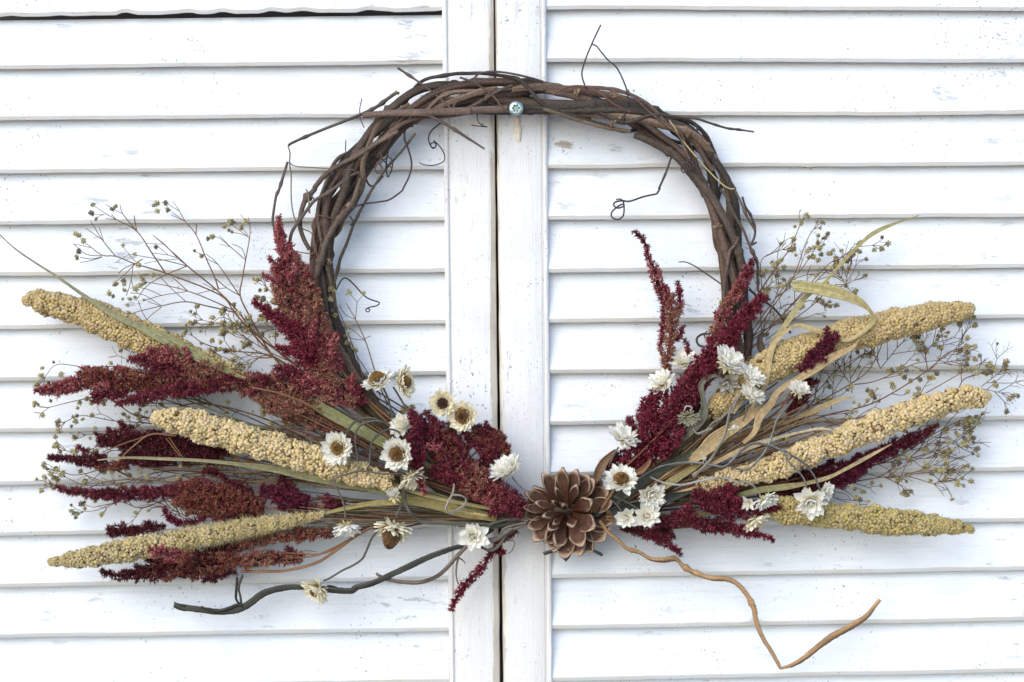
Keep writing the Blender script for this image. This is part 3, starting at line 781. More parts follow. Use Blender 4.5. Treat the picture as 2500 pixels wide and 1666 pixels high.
amaranth('thin crimson amaranth tassel hanging down over the gap between the shutters', (1262, 1295), 92, [
    ([(1101, 1488, 4), (1118, 1455, 9), (1140, 1420, 11), (1165, 1400, 11), (1185, 1375, 10), (1200, 1350, 9), (1222, 1330, 7)], [CRIM, CRIM, CRIM, BURG]),
    ([(1200, 1345, 6), (1222, 1348, 9), (1234, 1352, 6)], [CRIM]), ([(1212, 1322, 5), (1245, 1310, 5), (1262, 1296, 5)], RUST)],
    [([(1200, 1352), (1225, 1325), (1262, 1292), (1300, 1270)], 92, (1.8, 2.4)), ([(1228, 1320), (1255, 1322), (1250, 1345), (1240, 1352)], 96, 1.3)], dens=0.75)
amaranth('lone upright brownish amaranth spike standing inside the ring, forked near its top', (1632, 930), 104, [
    ([(1548, 568, 4), (1562, 575, 7), (1578, 600, 7), (1584, 630, 9), (1598, 660, 13), (1606, 690, 14), (1616, 720, 13), (1622, 740, 12)], [DARK, BURG, PINK, PINK, BURG]),
    ([(1622, 700, 7), (1630, 730, 12), (1640, 760, 20), (1640, 800, 16), (1637, 830, 14), (1632, 870, 11), (1630, 915, 9)], [PINK, BROWN, BROWN, BROWN, RUST]),
    ([(1655, 692, 6), (1660, 730, 10), (1661, 752, 11), (1645, 768, 14)], [BURG, PINK, BROWN]), ([(1642, 722, 5), (1645, 740, 9)], RUST),
    ([(1667, 795, 6), (1660, 818, 10), (1650, 832, 8)], BURG), ([(1619, 742, 6), (1618, 785, 6), (1616, 820, 8), (1612, 850, 6)], [BURG, CRIM, PINK]), ([(1612, 850, 5), (1620, 880, 7), (1624, 905, 6)], BROWN)],
    [([(1637, 780), (1630, 900), (1640, 980), (1600, 1120), (1480, 1240)], (104, 90), (2, 3))], dens=0.8)
amaranth('small maroon amaranth tip peeping above the white flowers inside the ring', (1679, 870), 96, [([(1674, 832, 3), (1678, 848, 7), (1682, 866, 8), (1672, 872, 5)], BURG)], [([(1678, 860), (1680, 930), (1640, 1050)], 92, 1.6)], dens=0.8)
amaranth('brownish-pink amaranth spike lying against the right side of the vine ring', (1735, 840), 114, [
    ([(1836, 634, 5), (1826, 662, 12), (1812, 695, 17), (1795, 720, 16), (1775, 750, 18), (1760, 775, 17), (1748, 810, 18), (1736, 835, 14)], [BURG, PINK, BROWN, PINK, BROWN])],
    [([(1740, 830), (1680, 940), (1600, 1080), (1480, 1240)], (112, 95), (2, 3))])
amaranth('thick crimson amaranth plume slanting up across the right of the ring', (1500, 1150), 132, [
    ([(1862, 722, 13), (1840, 750, 17), (1815, 775, 19), (1795, 800, 24), (1775, 825, 28), (1755, 850, 30), (1735, 880, 32), (1710, 910, 32), (1685, 945, 36), (1660, 985, 40), (1635, 1020, 46), (1610, 1055, 52), (1585, 1090, 48), (1560, 1115, 36), (1520, 1138, 22)], [CRIM, CRIM, CRIM, BURG, CRIM, CRIM]),
    ([(1612, 958, 8), (1590, 985, 18), (1568, 1012, 20), (1580, 1040, 20)], CRIM), ([(1537, 1022, 7), (1545, 1050, 14), (1565, 1075, 18)], BURG),
    ([(1667, 1052, 7), (1640, 1085, 16), (1608, 1112, 18)], CRIM, 150), ([(1480, 1142, 14), (1500, 1124, 20), (1535, 1118, 28)], DARK, 112), ([(1700, 960, 14), (1690, 1000, 22), (1670, 1030, 22)], DARK, 108)],
    [([(1600, 1060), (1540, 1140), (1470, 1240)], 125, (4, 4.5)), ([(1640, 1030), (1570, 1100), (1500, 1165)], 152, 2.4)], size=1.05)
amaranth('dark plum amaranth sprig crossing the upper right millet head under a tan blade', (1925, 1005), 152, [
    ([(2042, 818, 12), (2015, 845, 20), (1985, 875, 18), (1952, 907, 12)], PURP), ([(2020, 803, 6), (2012, 818, 8)], DARK),
    ([(1982, 925, 14), (1960, 958, 20), (1938, 988, 20), (1920, 1012, 9)], [DARK, RUST, DARK], 118)],
    [([(1985, 875), (1930, 960), (1880, 1020), (1700, 1130), (1480, 1240)], (140, 100), (2, 3))])
amaranth('dark purple amaranth plume running under the middle right millet head', (1850, 1205), 76, [
    ([(2287, 1040, 4), (2255, 1060, 10), (2220, 1075, 15), (2180, 1095, 18), (2140, 1112, 20), (2095, 1132, 22), (2050, 1147, 24), (2010, 1160, 26), (1960, 1170, 24), (1900, 1188, 22), (1850, 1206, 14)], [BURG, PURP, PURP, DARK, DARK]),
    ([(2112, 1148, 6), (2080, 1165, 14), (2040, 1180, 17), (2000, 1192, 17), (1950, 1202, 15), (1895, 1212, 12)], [PURP, DARK]), ([(1855, 1175, 12), (1870, 1185, 16), (1890, 1200, 16)], PURP)],
    [([(1960, 1175), (1800, 1205), (1640, 1235), (1480, 1255)], 80, (3, 4))])
amaranth('bright crimson amaranth tuft right of the pine cone with three pointing tips', (1500, 1290), 128, [
    ([(1690, 1212, 20), (1720, 1215, 34), (1750, 1225, 40), (1780, 1236, 34), (1810, 1240, 24), (1850, 1242, 15), (1880, 1240, 9), (1902, 1241, 4)][::-1], [CRIM, CRIM, BURG]),
    ([(1808, 1184, 7), (1780, 1195, 20), (1750, 1207, 26), (1710, 1220, 26)], CRIM),
    ([(1888, 1317, 4), (1860, 1308, 9), (1830, 1298, 12), (1790, 1290, 16), (1740, 1284, 20), (1690, 1275, 18), (1640, 1265, 14)], [CRIM, CRIM, DARK, BURG]),
    ([(1662, 1354, 4), (1655, 1345, 8), (1635, 1330, 12), (1610, 1315, 15), (1580, 1302, 15), (1550, 1295, 12), (1518, 1288, 9)], [BURG, CRIM, DARK], 112),
    ([(1640, 1312, 8), (1625, 1295, 14), (1600, 1282, 16)], DARK, 112), ([(1690, 1250, 22), (1650, 1268, 22), (1600, 1278, 16)], [CRIM, DARK, BURG])],
    [([(1740, 1230), (1640, 1262), (1480, 1262)], 110, (4, 4)), ([(1700, 1285), (1600, 1290), (1480, 1268)], 105, (3, 3))], size=1.05)

# ------------------------------------------------------------------ millet heads
def ico():
    t = (1 + 5 ** .5) / 2
    v = np.array([(-1, t, 0), (1, t, 0), (-1, -t, 0), (1, -t, 0), (0, -1, t), (0, 1, t), (0, -1, -t), (0, 1, -t), (t, 0, -1), (t, 0, 1), (-t, 0, -1), (-t, 0, 1)], float)
    v /= np.linalg.norm(v[0])
    f = [(0, 11, 5), (0, 5, 1), (0, 1, 7), (0, 7, 10), (0, 10, 11), (1, 5, 9), (5, 11, 4), (11, 10, 2), (10, 7, 6), (7, 1, 8), (3, 9, 4), (3, 4, 2), (3, 2, 6), (3, 6, 8), (3, 8, 9), (4, 9, 5), (2, 4, 11), (6, 2, 10), (8, 6, 7), (9, 8, 1)]
    vs = [tuple(x) for x in v]
    cache = {}
    def midp(a, b):
        k = (min(a, b), max(a, b))
        if k not in cache:
            m = (np.array(vs[a]) + np.array(vs[b])) / 2
            vs.append(tuple(m / np.linalg.norm(m)))
            cache[k] = len(vs) - 1
        return cache[k]
    nf = []
    for a, b, c in f:
        ab, bc, ca = midp(a, b), midp(b, c), midp(c, a)
        nf += [(a, ab, ca), (b, bc, ab), (c, ca, bc), (ab, bc, ca)]
    return np.array(vs), np.array(nf)
IV, IF = ico()
IV0, IF0 = IV[:12], np.array([(0, 11, 5), (0, 5, 1), (0, 1, 7), (0, 7, 10), (0, 10, 11), (1, 5, 9), (5, 11, 4), (11, 10, 2), (10, 7, 6), (7, 1, 8), (3, 9, 4), (3, 4, 2), (3, 2, 6), (3, 6, 8), (3, 8, 9), (4, 9, 5), (2, 4, 11), (6, 2, 10), (8, 6, 7), (9, 8, 1)])

def cluster_mesh(tone, seed, RD_=16.5, n=32, grain=4.5):
    g = np.random.default_rng(seed)
    mb = MB()
    for i in range(n):
        z = 1 - i / n * 1.05
        r = math.sqrt(max(0, 1 - z * z))
        a = i * 2.39996 + g.uniform(-.25, .25)
        p = np.array([r * math.cos(a), r * math.sin(a), z * 0.85]) * (RD_ + g.uniform(-1.3, 1.0))
        s = grain * g.uniform(0.78, 1.14)
        ax = p / np.linalg.norm(p)
        v = IV * s
        v = v + np.outer(v @ ax, ax) * 0.25
        c = np.array(tone) * g.uniform(0.74, 1.2) * np.array([1, g.uniform(0.95, 1.05), g.uniform(0.75, 1.2)])
        if g.random() < 0.03:
            c = c * np.array([0.35, 0.28, 0.22])
        mb.add((v + p) * U, IF, np.tile(c, (len(v), 1)))
    mb.add(IV0 * (RD_ - 5) * np.array([1, 1, 0.7]) * U, IF0, np.array(tone) * np.array([0.28, 0.22, 0.16]))
    return mb.mesh('grain_cluster', M_grain)
GOLD, LIGHT, OLIVE, GREENISH = (0.50, 0.370, 0.178), (0.61, 0.465, 0.250), (0.43, 0.335, 0.142), (0.47, 0.37, 0.188)
CL = {k: [[cluster_mesh(t, 30 + 7 * i + j) for j in range(6)], [cluster_mesh(t, 130 + 7 * i + j, 21.0, 50) for j in range(6)]] for i, (k, t) in enumerate((('gold', GOLD), ('light', LIGHT), ('olive', OLIVE), ('greenish', GREENISH)))}

def millet(label, ax, d, tone, stem, bristle=160, lumpy=1.0, fuzz=None):
    t = thing('millet_head', w1(ax[-1][0], ax[-1][1], d if not isinstance(d, tuple) else d[-1]), label, 'millet', 'millet heads fanned out from the wreath')
    a = catmull(np.array(ax, float), 3.0)
    n = len(a)
    dd = np.interp(np.linspace(0, 1, n), np.linspace(0, 1, len(d)), d) if isinstance(d, tuple) else np.full(n, float(d))
    s = np.concatenate([[0], np.cumsum(np.linalg.norm(np.diff(a[:, :2], axis=0), axis=1))])
    R = np.maximum(a[:, 2], 4)
    core = W3(np.column_stack([a[:, :2], dd]))
    tonec = np.array({'gold': GOLD, 'light': LIGHT, 'olive': OLIVE, 'greenish': GREENISH}[tone])
    mb = MB()
    tube(mb, core, np.maximum(R - 15, 2.5) * U, tonec * np.array([0.28, 0.2, 0.15]), 10)
    part('rachis', mb, M_stem, t)
    T = np.gradient(a[:, :2], axis=0)
    T /= np.linalg.norm(T, axis=1)[:, None]
    pos = 4.0
    row = 0
    while pos < s[-1] - 4:
        i = int(np.searchsorted(s, pos))
        r = R[min(i, n - 1)]
        big = 1 if lumpy > 1.3 and r > 22 else 0
        CR_ = 21.0 if big else 16.5
        sc_ = min(1.0, max(0.42, r / 31.0))
        sp = 35.0 if big else 25.0
        m = max(3, int(round(2 * math.pi * max(r - 8, 4) / (sp * sc_))))
        for k in range(m):
            an = 2 * math.pi * (k + 0.5 * (row % 2)) / m + rnd.uniform(-.26, .26)
            ii = min(n - 1, max(0, i + rnd.randint(-2, 2)))
            nn = np.array([T[ii, 1], -T[ii, 0]])
            rho = max(r - (CR_ + 3.0) * sc_ + rnd.uniform(-4.5, 3.0) * lumpy, 0)
            px = a[ii, 0] + nn[0] * math.cos(an) * rho
            py = a[ii, 1] + nn[1] * math.cos(an) * rho
            dv = dd[ii] + math.sin(an) * rho
            out = Vector((nn[0] * math.cos(an), -math.sin(an), -nn[1] * math.cos(an)))
            out = (out + 0.35 * Vector((-T[ii, 0], 0, T[ii, 1]))).normalized()
            o = link('grain_cluster', rnd.choice(CL[tone][big]), t)
            q = out.to_track_quat('Z', 'Y') @ Matrix.Rotation(rnd.uniform(0, 6.28), 3, 'Z').to_quaternion()
            o.rotation_mode = 'QUATERNION'
            o.rotation_quaternion = q
            o.location = w1(px, py, dv) - t.location
            f = sc_ * rnd.uniform(0.9, 1.12)
            o.scale = (f, f, f)
        pos += (32.0 if big else 21.0) * sc_
        row += 1
    # bristles standing off the head
    mb = MB()
    nb = bristle
    ii = rng.integers(2, n - 2, nb)
    if fuzz:
        k = int((a[:, 0] * 0 + 1).sum())
        jj = np.where((a[:, 0] > fuzz[0]) & (a[:, 0] < fuzz[1]))[0]
        ii = np.concatenate([ii, rng.choice(jj, fuzz[2])])
        nb = len(ii)
    an = rng.uniform(0, 2 * np.pi, nb)
    nn = np.column_stack([T[ii, 1], -T[ii, 0]])
    e = R[ii] - 3
    p = np.column_stack([a[ii, :2] + nn * (np.cos(an) * e)[:, None], dd[ii] + np.sin(an) * e])
    o3 = np.column_stack([nn * np.cos(an)[:, None], np.sin(an)]) - 0.7 * np.column_stack([T[ii], np.zeros(nb)]) * rng.uniform(0.2, 1.6, nb)[:, None] + rng.standard_normal((nb, 3)) * 0.4
    o3 /= np.linalg.norm(o3, axis=1)[:, None]
    ln = rng.uniform(7, 16, nb)
    if fuzz:
        ln[bristle:] *= 1.4
    sd = np.cross(o3, rng.standard_normal((nb, 3)))
    sd /= np.linalg.norm(sd, axis=1)[:, None]
    u2 = np.cross(o3, sd)
    w = 0.7
    V = np.stack([p + sd * w, p - sd * w * .5 + u2 * w * .8, p - sd * w * .5 - u2 * w * .8, p + o3 * ln[:, None]], 1)
    F = (np.arange(nb)[:, None, None] * 4 + np.array([[0, 1, 3], [1, 2, 3], [2, 0, 3]])[None]).reshape(-1, 3)
    mb.add(W3(V.reshape(-1, 3)), F, tonec * np.array([1.1, 1.15, 1.1]))
    part('bristle', mb, M_stem, t, stuff=True, smooth=False)
    if stem:
        twig(stem[0], stem[1], stem[2], (0.32, 0.25, 0.11), 'stem', parent=t, mat=M_stem)
    return t

millet('upper left golden millet head, crossed by the long grass blade', [(64, 722, 14), (80, 730, 24), (120, 742, 32), (191, 758, 38), (270, 790, 42), (350, 825, 42), (450, 868, 38), (540, 906, 30), (620, 940, 16)], 82, 'gold', ([(600, 930), (760, 1000), (950, 1100), (1280, 1250)], (82, 80), (5, 5)))
millet('middle left pale millet head with a golden-eyed flower lying on its end', [(378, 1018, 16), (395, 1020, 28), (450, 1032, 37), (530, 1052, 40), (612, 1077, 41), (740, 1116, 40), (850, 1148, 34), (930, 1170, 26), (968, 1182, 16)], 128, 'light', ([(950, 1180), (1080, 1220), (1280, 1255)], (125, 100), (6, 5)), lumpy=1.5)
millet('lowest left millet head, slim and greenish, bristly toward its stem', [(118, 1374, 8), (150, 1370, 18), (212, 1361, 27), (300, 1344, 31), (400, 1327, 31), (485, 1312, 28), (612, 1289, 23), (719, 1270, 15), (790, 1257, 6)], 108, 'greenish', ([(760, 1262), (880, 1236), (960, 1226), (1210, 1262)], (108, 105), (4, 5)), bristle=420, lumpy=1.4, fuzz=(440, 780, 1500))
millet('upper right golden millet head behind the curled tan grass blade', [(2376, 753, 10), (2355, 758, 22), (2300, 768, 33), (2240, 780, 38), (2169, 796, 41), (2090, 814, 42), (2012, 840, 43), (1927, 872, 44), (1853, 910, 40), (1790, 960, 36), (1735, 1012, 20)], 106, 'gold', ([(1750, 1000), (1640, 1100), (1480, 1240)], (104, 90), (5, 5)))
millet('middle right pale millet head above the dark purple amaranth', [(2414, 967, 10), (2395, 969, 22), (2370, 973, 29), (2319, 980, 35), (2212, 1015, 36), (2127, 1045, 38), (2021, 1088, 36), (1892, 1140, 33), (1800, 1165, 26), (1705, 1188, 18)], 122, 'light', ([(1720, 1185), (1600, 1220), (1480, 1250)], (110, 95), (5, 5)), lumpy=1.6)
millet('lowest right olive-green millet head with a big white flower hanging at its base', [(2372, 1291, 8), (2339, 1286, 19), (2260, 1280, 29), (2169, 1272, 35), (2062, 1262, 35), (1980, 1252, 33), (1917, 1245, 34), (1868, 1236, 22)], 98, 'olive', ([(1880, 1240), (1700, 1255), (1480, 1262)], (95, 90), (5, 5)), lumpy=1.2)

# ------------------------------------------------------------------ grass blades and leaves
def leaf(label, rows, d, c0, c1, name='grass_blade', cat='leaf', fold=0.18, ribs=7, twist=None):
    """rows (x,y,width[,d]); a blade of real thickness with veins."""
    n0 = len(rows)
    if isinstance(d, (tuple, list)):
        base = np.interp(np.linspace(0, 1, n0), np.linspace(0, 1, len(d)), d)
    else:
        base = np.full(n0, float(d))
    tw = np.zeros(n0) if twist is None else np.interp(np.linspace(0, 1, n0), np.linspace(0, 1, len(twist)), twist)
    a = catmull(np.array([(r[0], r[1], r[2], r[3] if len(r) > 3 else base[i], tw[i]) for i, r in enumerate(rows)], float), 5.0)
    n = len(a)
    T = np.gradient(a[:, :2], axis=0)
    T /= np.linalg.norm(T, axis=1)[:, None] + 1e-9
    nn = np.column_stack([T[:, 1], -T[:, 0]])
    m = ribs * 2 + 1
    us = np.linspace(-1, 1, m)
    V = np.zeros((n, m, 3))
    C = np.zeros((n, m, 3))
    h = np.maximum(a[:, 2], 1.2) / 2
    h = h * (1 + smooth_noise(n, max(3, n // 7), 0.06))
    for j, u in enumerate(us):
        vein = (0.45 if j % 2 else -0.25) * np.minimum(h / 8, 1.4)
        off = u * h
        dz = fold * h * (u * u - 0.4) + vein + smooth_noise(n, max(3, n // 9), 0.5)
        V[:, j, :2] = a[:, :2] + nn * (off * np.cos(a[:, 4]))[:, None]
        V[:, j, 2] = a[:, 3] + off * np.sin(a[:, 4]) + dz
        t = np.linspace(0, 1, n)[:, None]
        cc = np.array(c0)[None] * (1 - t) + np.array(c1)[None] * t
        C[:, j] = cc * (1.12 if j % 2 else 0.86) * np.clip(1 + smooth_noise(n, max(3, n // 12), 0.12), .6, 1.4)[:, None]
    top = W3(V.reshape(-1, 3))
    V2 = V.copy()
    V2[..., 2] -= 1.1
    botm = W3(V2.reshape(-1, 3))
    i = np.arange(n - 1)[:, None] * m
    j = np.arange(m - 1)[None]
    q = np.stack([i + j, i + j + 1, i + m + j + 1, i + m + j], -1).reshape(-1, 4)
    N0 = n * m
    rim = []
    for e in range(n - 1):
        rim.append((e * m, (e + 1) * m, N0 + (e + 1) * m, N0 + e * m))
        rim.append(((e + 1) * m + m - 1, e * m + m - 1, N0 + e * m + m - 1, N0 + (e + 1) * m + m - 1))
    mb = MB()
    C2 = C.reshape(-1, 3)
    mb.add(np.vstack([top, botm]), np.vstack([q, q[:, ::-1] + N0, np.array(rim)]), np.vstack([C2, C2]))
    o = link(name, mb.mesh(name, M_leaf))
    return tag(o, label, cat, 'dry leaves and grass blades in the wreath')

OL, TAN, TANO, GRN, BRN = (0.25, 0.24, 0.10), (0.47, 0.33, 0.165), (0.40, 0.34, 0.145), (0.19, 0.20, 0.075), (0.20, 0.105, 0.055)
leaf('long thin olive grass blade sweeping in from the left edge over the upper left millet', [(-6, 568, 3), (36, 607, 4), (85, 641, 5), (138, 675, 6), (208, 724, 9), (276, 768, 14), (361, 808, 19), (404, 828, 26), (450, 852, 28), (500, 879, 25), (549, 904, 14), (600, 925, 6)], (60, 100, 132, 134, 130), (0.24, 0.22, 0.16), (0.27, 0.26, 0.10), ribs=4)
leaf('long olive grass blade running under the middle left millet head to the centre', [(238, 1124, 3), (297, 1118, 6), (382, 1120, 8), (506, 1126, 9), (591, 1135, 11), (655, 1143, 17), (719, 1156, 21), (782, 1171, 18), (900, 1194, 15), (949, 1203, 14), (1060, 1228, 14), (1200, 1262, 10)], (88, 96, 100, 104, 108), (0.33, 0.29, 0.17), OL, ribs=4, twist=(0.0, 0.4, 0.1, 0.0))
leaf('broad green grass blade slanting down under the curled stem loops', [(690, 938, 6), (730, 965, 18), (780, 994, 26), (830, 1022, 28), (880, 1050, 28), (940, 1082, 26), (1020, 1120, 20), (1110, 1175, 10)], (108, 120, 118, 105), (0.24, 0.22, 0.10), GRN, ribs=5)
leaf('olive-brown blade sheathing the stem of the lowest left millet head', [(790, 1253, 6), (885, 1233, 13), (959, 1226, 17), (1012, 1224, 24), (1076, 1237, 27), (1140, 1254, 26), (1212, 1268, 14)], (110, 112, 108), (0.33, 0.28, 0.10), (0.22, 0.17, 0.06), ribs=5)
leaf('dark green blade tied in beside the grey zigzag stem left of the cone', [(960, 1190, 8), (1020, 1204, 22), (1080, 1222, 28), (1140, 1244, 24), (1212, 1264, 12)], 104, (0.13, 0.13, 0.06), (0.17, 0.15, 0.065), ribs=5)
leaf('tan grass blade folded over in a big loop across the upper right millet head', [(1934, 700, 18, 150), (1950, 699, 29, 158), (1977, 702, 29, 164), (2041, 714, 28, 170), (2094, 735, 20, 172), (2122, 757, 10, 168), (2134, 778, 11, 160), (2120, 799, 13, 156), (2094, 820, 11, 155), (2062, 832, 9, 154), (2031, 820, 11, 155), (1988, 805, 13, 152), (1946, 795, 11, 148), (1914, 813, 9, 146), (1890, 840, 12, 146), (1879, 868, 16, 148), (1874, 906, 15, 146), (1862, 955, 10, 140), (1800, 1050, 8, 115)], 150, TANO, TAN, ribs=4, twist=(0, 0, 0, 0.7, 0.2, 0.4, 0.2, 0.2))
leaf('slender olive blade with a pointed tip rising highest on the right', [(2243, 527, 2), (2200, 541, 5), (2158, 557, 11), (2128, 573, 15), (2105, 592, 10), (2062, 634, 10), (2031, 670, 7), (2009, 695, 8), (1969, 723, 13), (1946, 752, 16), (1914, 798, 14), (1888, 835, 12), (1862, 900, 10), (1790, 1010, 8)], (90, 120, 130, 120), (0.32, 0.28, 0.11), (0.42, 0.33, 0.17), ribs=4, twist=(0.2, 0.9, 0.1, 0.5, 0.1))
leaf('wide tan blade lying diagonally below the curled loop, past the white cup flower', [(2098, 828, 4), (2080, 849, 10), (2034, 872, 19), (1991, 900, 20), (1949, 926, 17), (1902, 955, 14), (1881, 987, 20), (1855, 1018, 21), (1842, 1055, 13), (1815, 1082, 8)], (152, 158, 154, 146), TAN, (0.44, 0.31, 0.16), ribs=5, twist=(0.6, 0, 0, 0.4, 0))
leaf('pale straw-coloured blade pointing right between the upper two right millet heads', [(2087, 967, 3), (2055, 975, 9), (2023, 987, 14), (1970, 1011, 12), (1927, 1029, 8), (1864, 1047, 8), (1800, 1066, 8), (1660, 1130, 6)], (86, 92, 96), (0.54, 0.40, 0.20), TAN, ribs=4)
leaf('broad wavy tan blade in the middle of the right bundle', [(1868, 985, 6), (1852, 1000, 14), (1809, 1032, 27), (1767, 1058, 34), (1735, 1085, 34), (1703, 1114, 24), (1684, 1132, 10)], (138, 146, 142), (0.40, 0.28, 0.14), (0.45, 0.32, 0.16), ribs=6, fold=0.3)
leaf('narrow tan blade with a bent tip above the middle right millet head', [(2040, 1052, 2), (2002, 1047, 7), (1949, 1057, 6), (1885, 1073, 9), (1842, 1087, 13), (1800, 1104, 14), (1758, 1124, 10), (1690, 1160, 6)], (148, 140, 138), (0.52, 0.42, 0.27), TAN, ribs=4)
leaf('tan blade turning olive at its base, in front of the dark purple amaranth', [(2177, 1084, 3), (2126, 1112, 8), (2073, 1141, 9), (2020, 1167, 10), (1956, 1183, 12), (1903, 1191, 17), (1850, 1198, 14), (1780, 1215, 10)], (120, 124, 118), (0.48, 0.34, 0.19), GRN, ribs=4)
leaf('crumpled brown leaf curling up above the pine cone', [(1503, 1098, 4), (1490, 1112, 14), (1474, 1130, 22), (1460, 1155, 20), (1450, 1185, 10)], (120, 128, 122), BRN, (0.17, 0.10, 0.055), name='dry_leaf', ribs=4, fold=0.6)
leaf('small rust-brown curled leaf tip beside the golden-eyed flower right of the cone', [(1588, 1122, 6), (1580, 1135, 12), (1565, 1150, 14), (1548, 1158, 10), (1530, 1172, 4)], 160, (0.26, 0.12, 0.06), (0.22, 0.11, 0.06), name='dry_leaf', ribs=4, fold=0.7)
leaf('olive-tan blade tucked behind the silver stem right of the cone', [(1715, 1130, 6), (1690, 1145, 14), (1652, 1168, 18), (1610, 1195, 16), (1570, 1222, 8)], (120, 118), (0.36, 0.29, 0.12), (0.30, 0.23, 0.10), ribs=4)
leaf('dark green blade buried under the wavy grey stems right of the cone', [(1712, 1092, 6), (1660, 1122, 18), (1605, 1150, 24), (1555, 1185, 22), (1505, 1230, 10)], (110, 112), (0.10, 0.10, 0.055), (0.07, 0.075, 0.05), ribs=5)
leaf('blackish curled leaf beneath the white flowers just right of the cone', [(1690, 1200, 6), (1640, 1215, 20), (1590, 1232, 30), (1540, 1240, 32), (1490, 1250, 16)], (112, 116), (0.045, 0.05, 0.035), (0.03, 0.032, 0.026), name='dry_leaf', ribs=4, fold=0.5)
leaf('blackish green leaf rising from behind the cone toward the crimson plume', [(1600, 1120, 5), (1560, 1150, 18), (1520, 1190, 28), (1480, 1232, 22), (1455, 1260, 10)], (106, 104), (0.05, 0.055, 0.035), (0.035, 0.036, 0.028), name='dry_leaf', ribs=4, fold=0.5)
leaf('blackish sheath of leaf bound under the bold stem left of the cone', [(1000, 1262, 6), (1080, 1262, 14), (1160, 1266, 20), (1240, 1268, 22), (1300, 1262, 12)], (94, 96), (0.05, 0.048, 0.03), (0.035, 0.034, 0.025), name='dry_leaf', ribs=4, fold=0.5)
leaf('grey-green shrivelled leaf hooked over beside the crimson plume', [(1750, 916, 5), (1725, 924, 12), (1712, 942, 15), (1716, 972, 12), (1720, 1002, 20), (1708, 1030, 22), (1684, 1055, 18), (1660, 1080, 12), (1620, 1120, 6)], (150, 156, 150, 130), (0.15, 0.135, 0.095), (0.12, 0.115, 0.075), name='dry_leaf', ribs=4, fold=0.6)
leaf('dark curled leaf hanging beside the right flank of the vine ring', [(1862, 812, 4), (1855, 832, 14), (1858, 850, 20), (1866, 868, 8)], 70, (0.09, 0.07, 0.055), (0.11, 0.085, 0.06), name='dry_leaf', ribs=4, fold=0.6)

# ------------------------------------------------------------------ loose dry stems
def stemthing(label, parts_, col, name='dry_twig'):
    t = thing(name, w1(parts_[0][0][-1][0], parts_[0][0][-1][1], 90), label, 'dry stem', 'loose dry stems in the wreath')
    for k, (pts, d, r) in enumerate(parts_):
        # two strands twisted side by side, as the flattened dry stalks are
        r1 = tuple(x * 0.72 for x in r) if isinstance(r, tuple) else r * 0.72
        off = (r[0] if isinstance(r, tuple) else r) * 0.45
        a = [(p[0] - off * .6, p[1] - off * .7) + tuple(p[2:]) for p in pts]
        b = [(p[0] + off * .6, p[1] + off * .7) + tuple(p[2:]) for p in pts]
        mb = MB()
        for pp, cc in ((a, jit(col, .1)), (b, jit(tuple(x * 0.75 for x in col), .1))):
            Pw, R = path(pp, d, r1, 4.0)
            n = len(Pw)
            R = R * (1 + smooth_noise(n, max(3, n // 9), 0.10))
            tube(mb, Pw, R, np.array(cc)[None] * np.clip(1 + smooth_noise(n, max(3, n // 6), 0.22), .5, 1.6)[:, None], 9, rough=0.05, streak=0.3)
        part('stalk', mb, M_stem, t)
    return t
GREY, SILV, DGR = (0.105, 0.096, 0.078), (0.30, 0.28, 0.25), (0.052, 0.049, 0.040)
NN, OO, WW, XX, SS, HH, PP, UU_, YY = (800, 830), (800, 1100), (1450, 1080), (1850, 1050), (1480, 800), (400, 1330), (1100, 1100), (1800, 800), (1450, 1280)
stemthing('thick dark stem bending along the bottom toward the lower left, with a forked stub', [
    (tl(*OO, [(1900, 900), (1700, 1020), (1560, 1090), (1400, 1140), (1150, 1230), (900, 1350), (700, 1440), (500, 1530), (330, 1575)]) + tl(*HH, [(2150, 535), (1900, 520), (1600, 490), (1350, 500), (1150, 560), (980, 680), (850, 745), (650, 775), (400, 745), (125, 700)]), (92, 70, 66), (5.5, 7.5, 9.0, 8.0)),
    (tl(*HH, [(430, 712), (520, 748), (640, 758), (760, 725), (850, 690), (900, 700)]), (74, 76), (2.0, 5.0, 3.0)), (tl(*HH, [(250, 708), (180, 690), (118, 662)]), 70, (3.0, 1.0)), (tl(*HH, [(250, 725), (190, 730), (112, 722)]), 68, (3.0, 0.9)), (tl(*HH, [(260, 755), (230, 758), (140, 735)]), 66, (2.4, 0.9)), (tl(*HH, [(1880, 480), (1930, 478), (1995, 492)]), 72, (3.0, 1.0)), (tl(*HH, [(455, 735), (440, 715), (425, 728)]), 74, (2.4, 1.2)),
    (tl(*HH, [(890, 700), (830, 630), (835, 500), (845, 380)]), (70, 84), (3.6, 2.6)), (tl(*HH, [(895, 710), (880, 600), (860, 490), (905, 350)]), (72, 84), (3.4, 2.6))], DGR)
stemthing('grey-brown stem arching below the star-shaped flower with a short broken spur', [
    (tl(*OO, [(1600, 1100), (1480, 1220), (1350, 1370), (1230, 1460), (1050, 1520), (850, 1510), (680, 1480), (560, 1420)]), (96, 70), (4.6, 4.4)),
    (tl(*OO, [(1500, 1230), (1480, 1330), (1475, 1440), (1500, 1540)]), 70, (2.4, 1.8)), (tl(*OO, [(1490, 1225), (1550, 1260), (1580, 1300)]), 74, (2.6, 1.4))], (0.165, 0.13, 0.10))
stemthing('bold olive-grey stem curving from the pair of flowers down to the cone', [
    (tl(*OO, [(850, 300), (868, 430), (890, 580), (930, 690), (1010, 780), (1120, 825), (1300, 832), (1600, 850), (1950, 855), (2250, 800)]), (140, 146, 120, 100), (4.2, 5.0, 5.5))], (0.115, 0.105, 0.078))
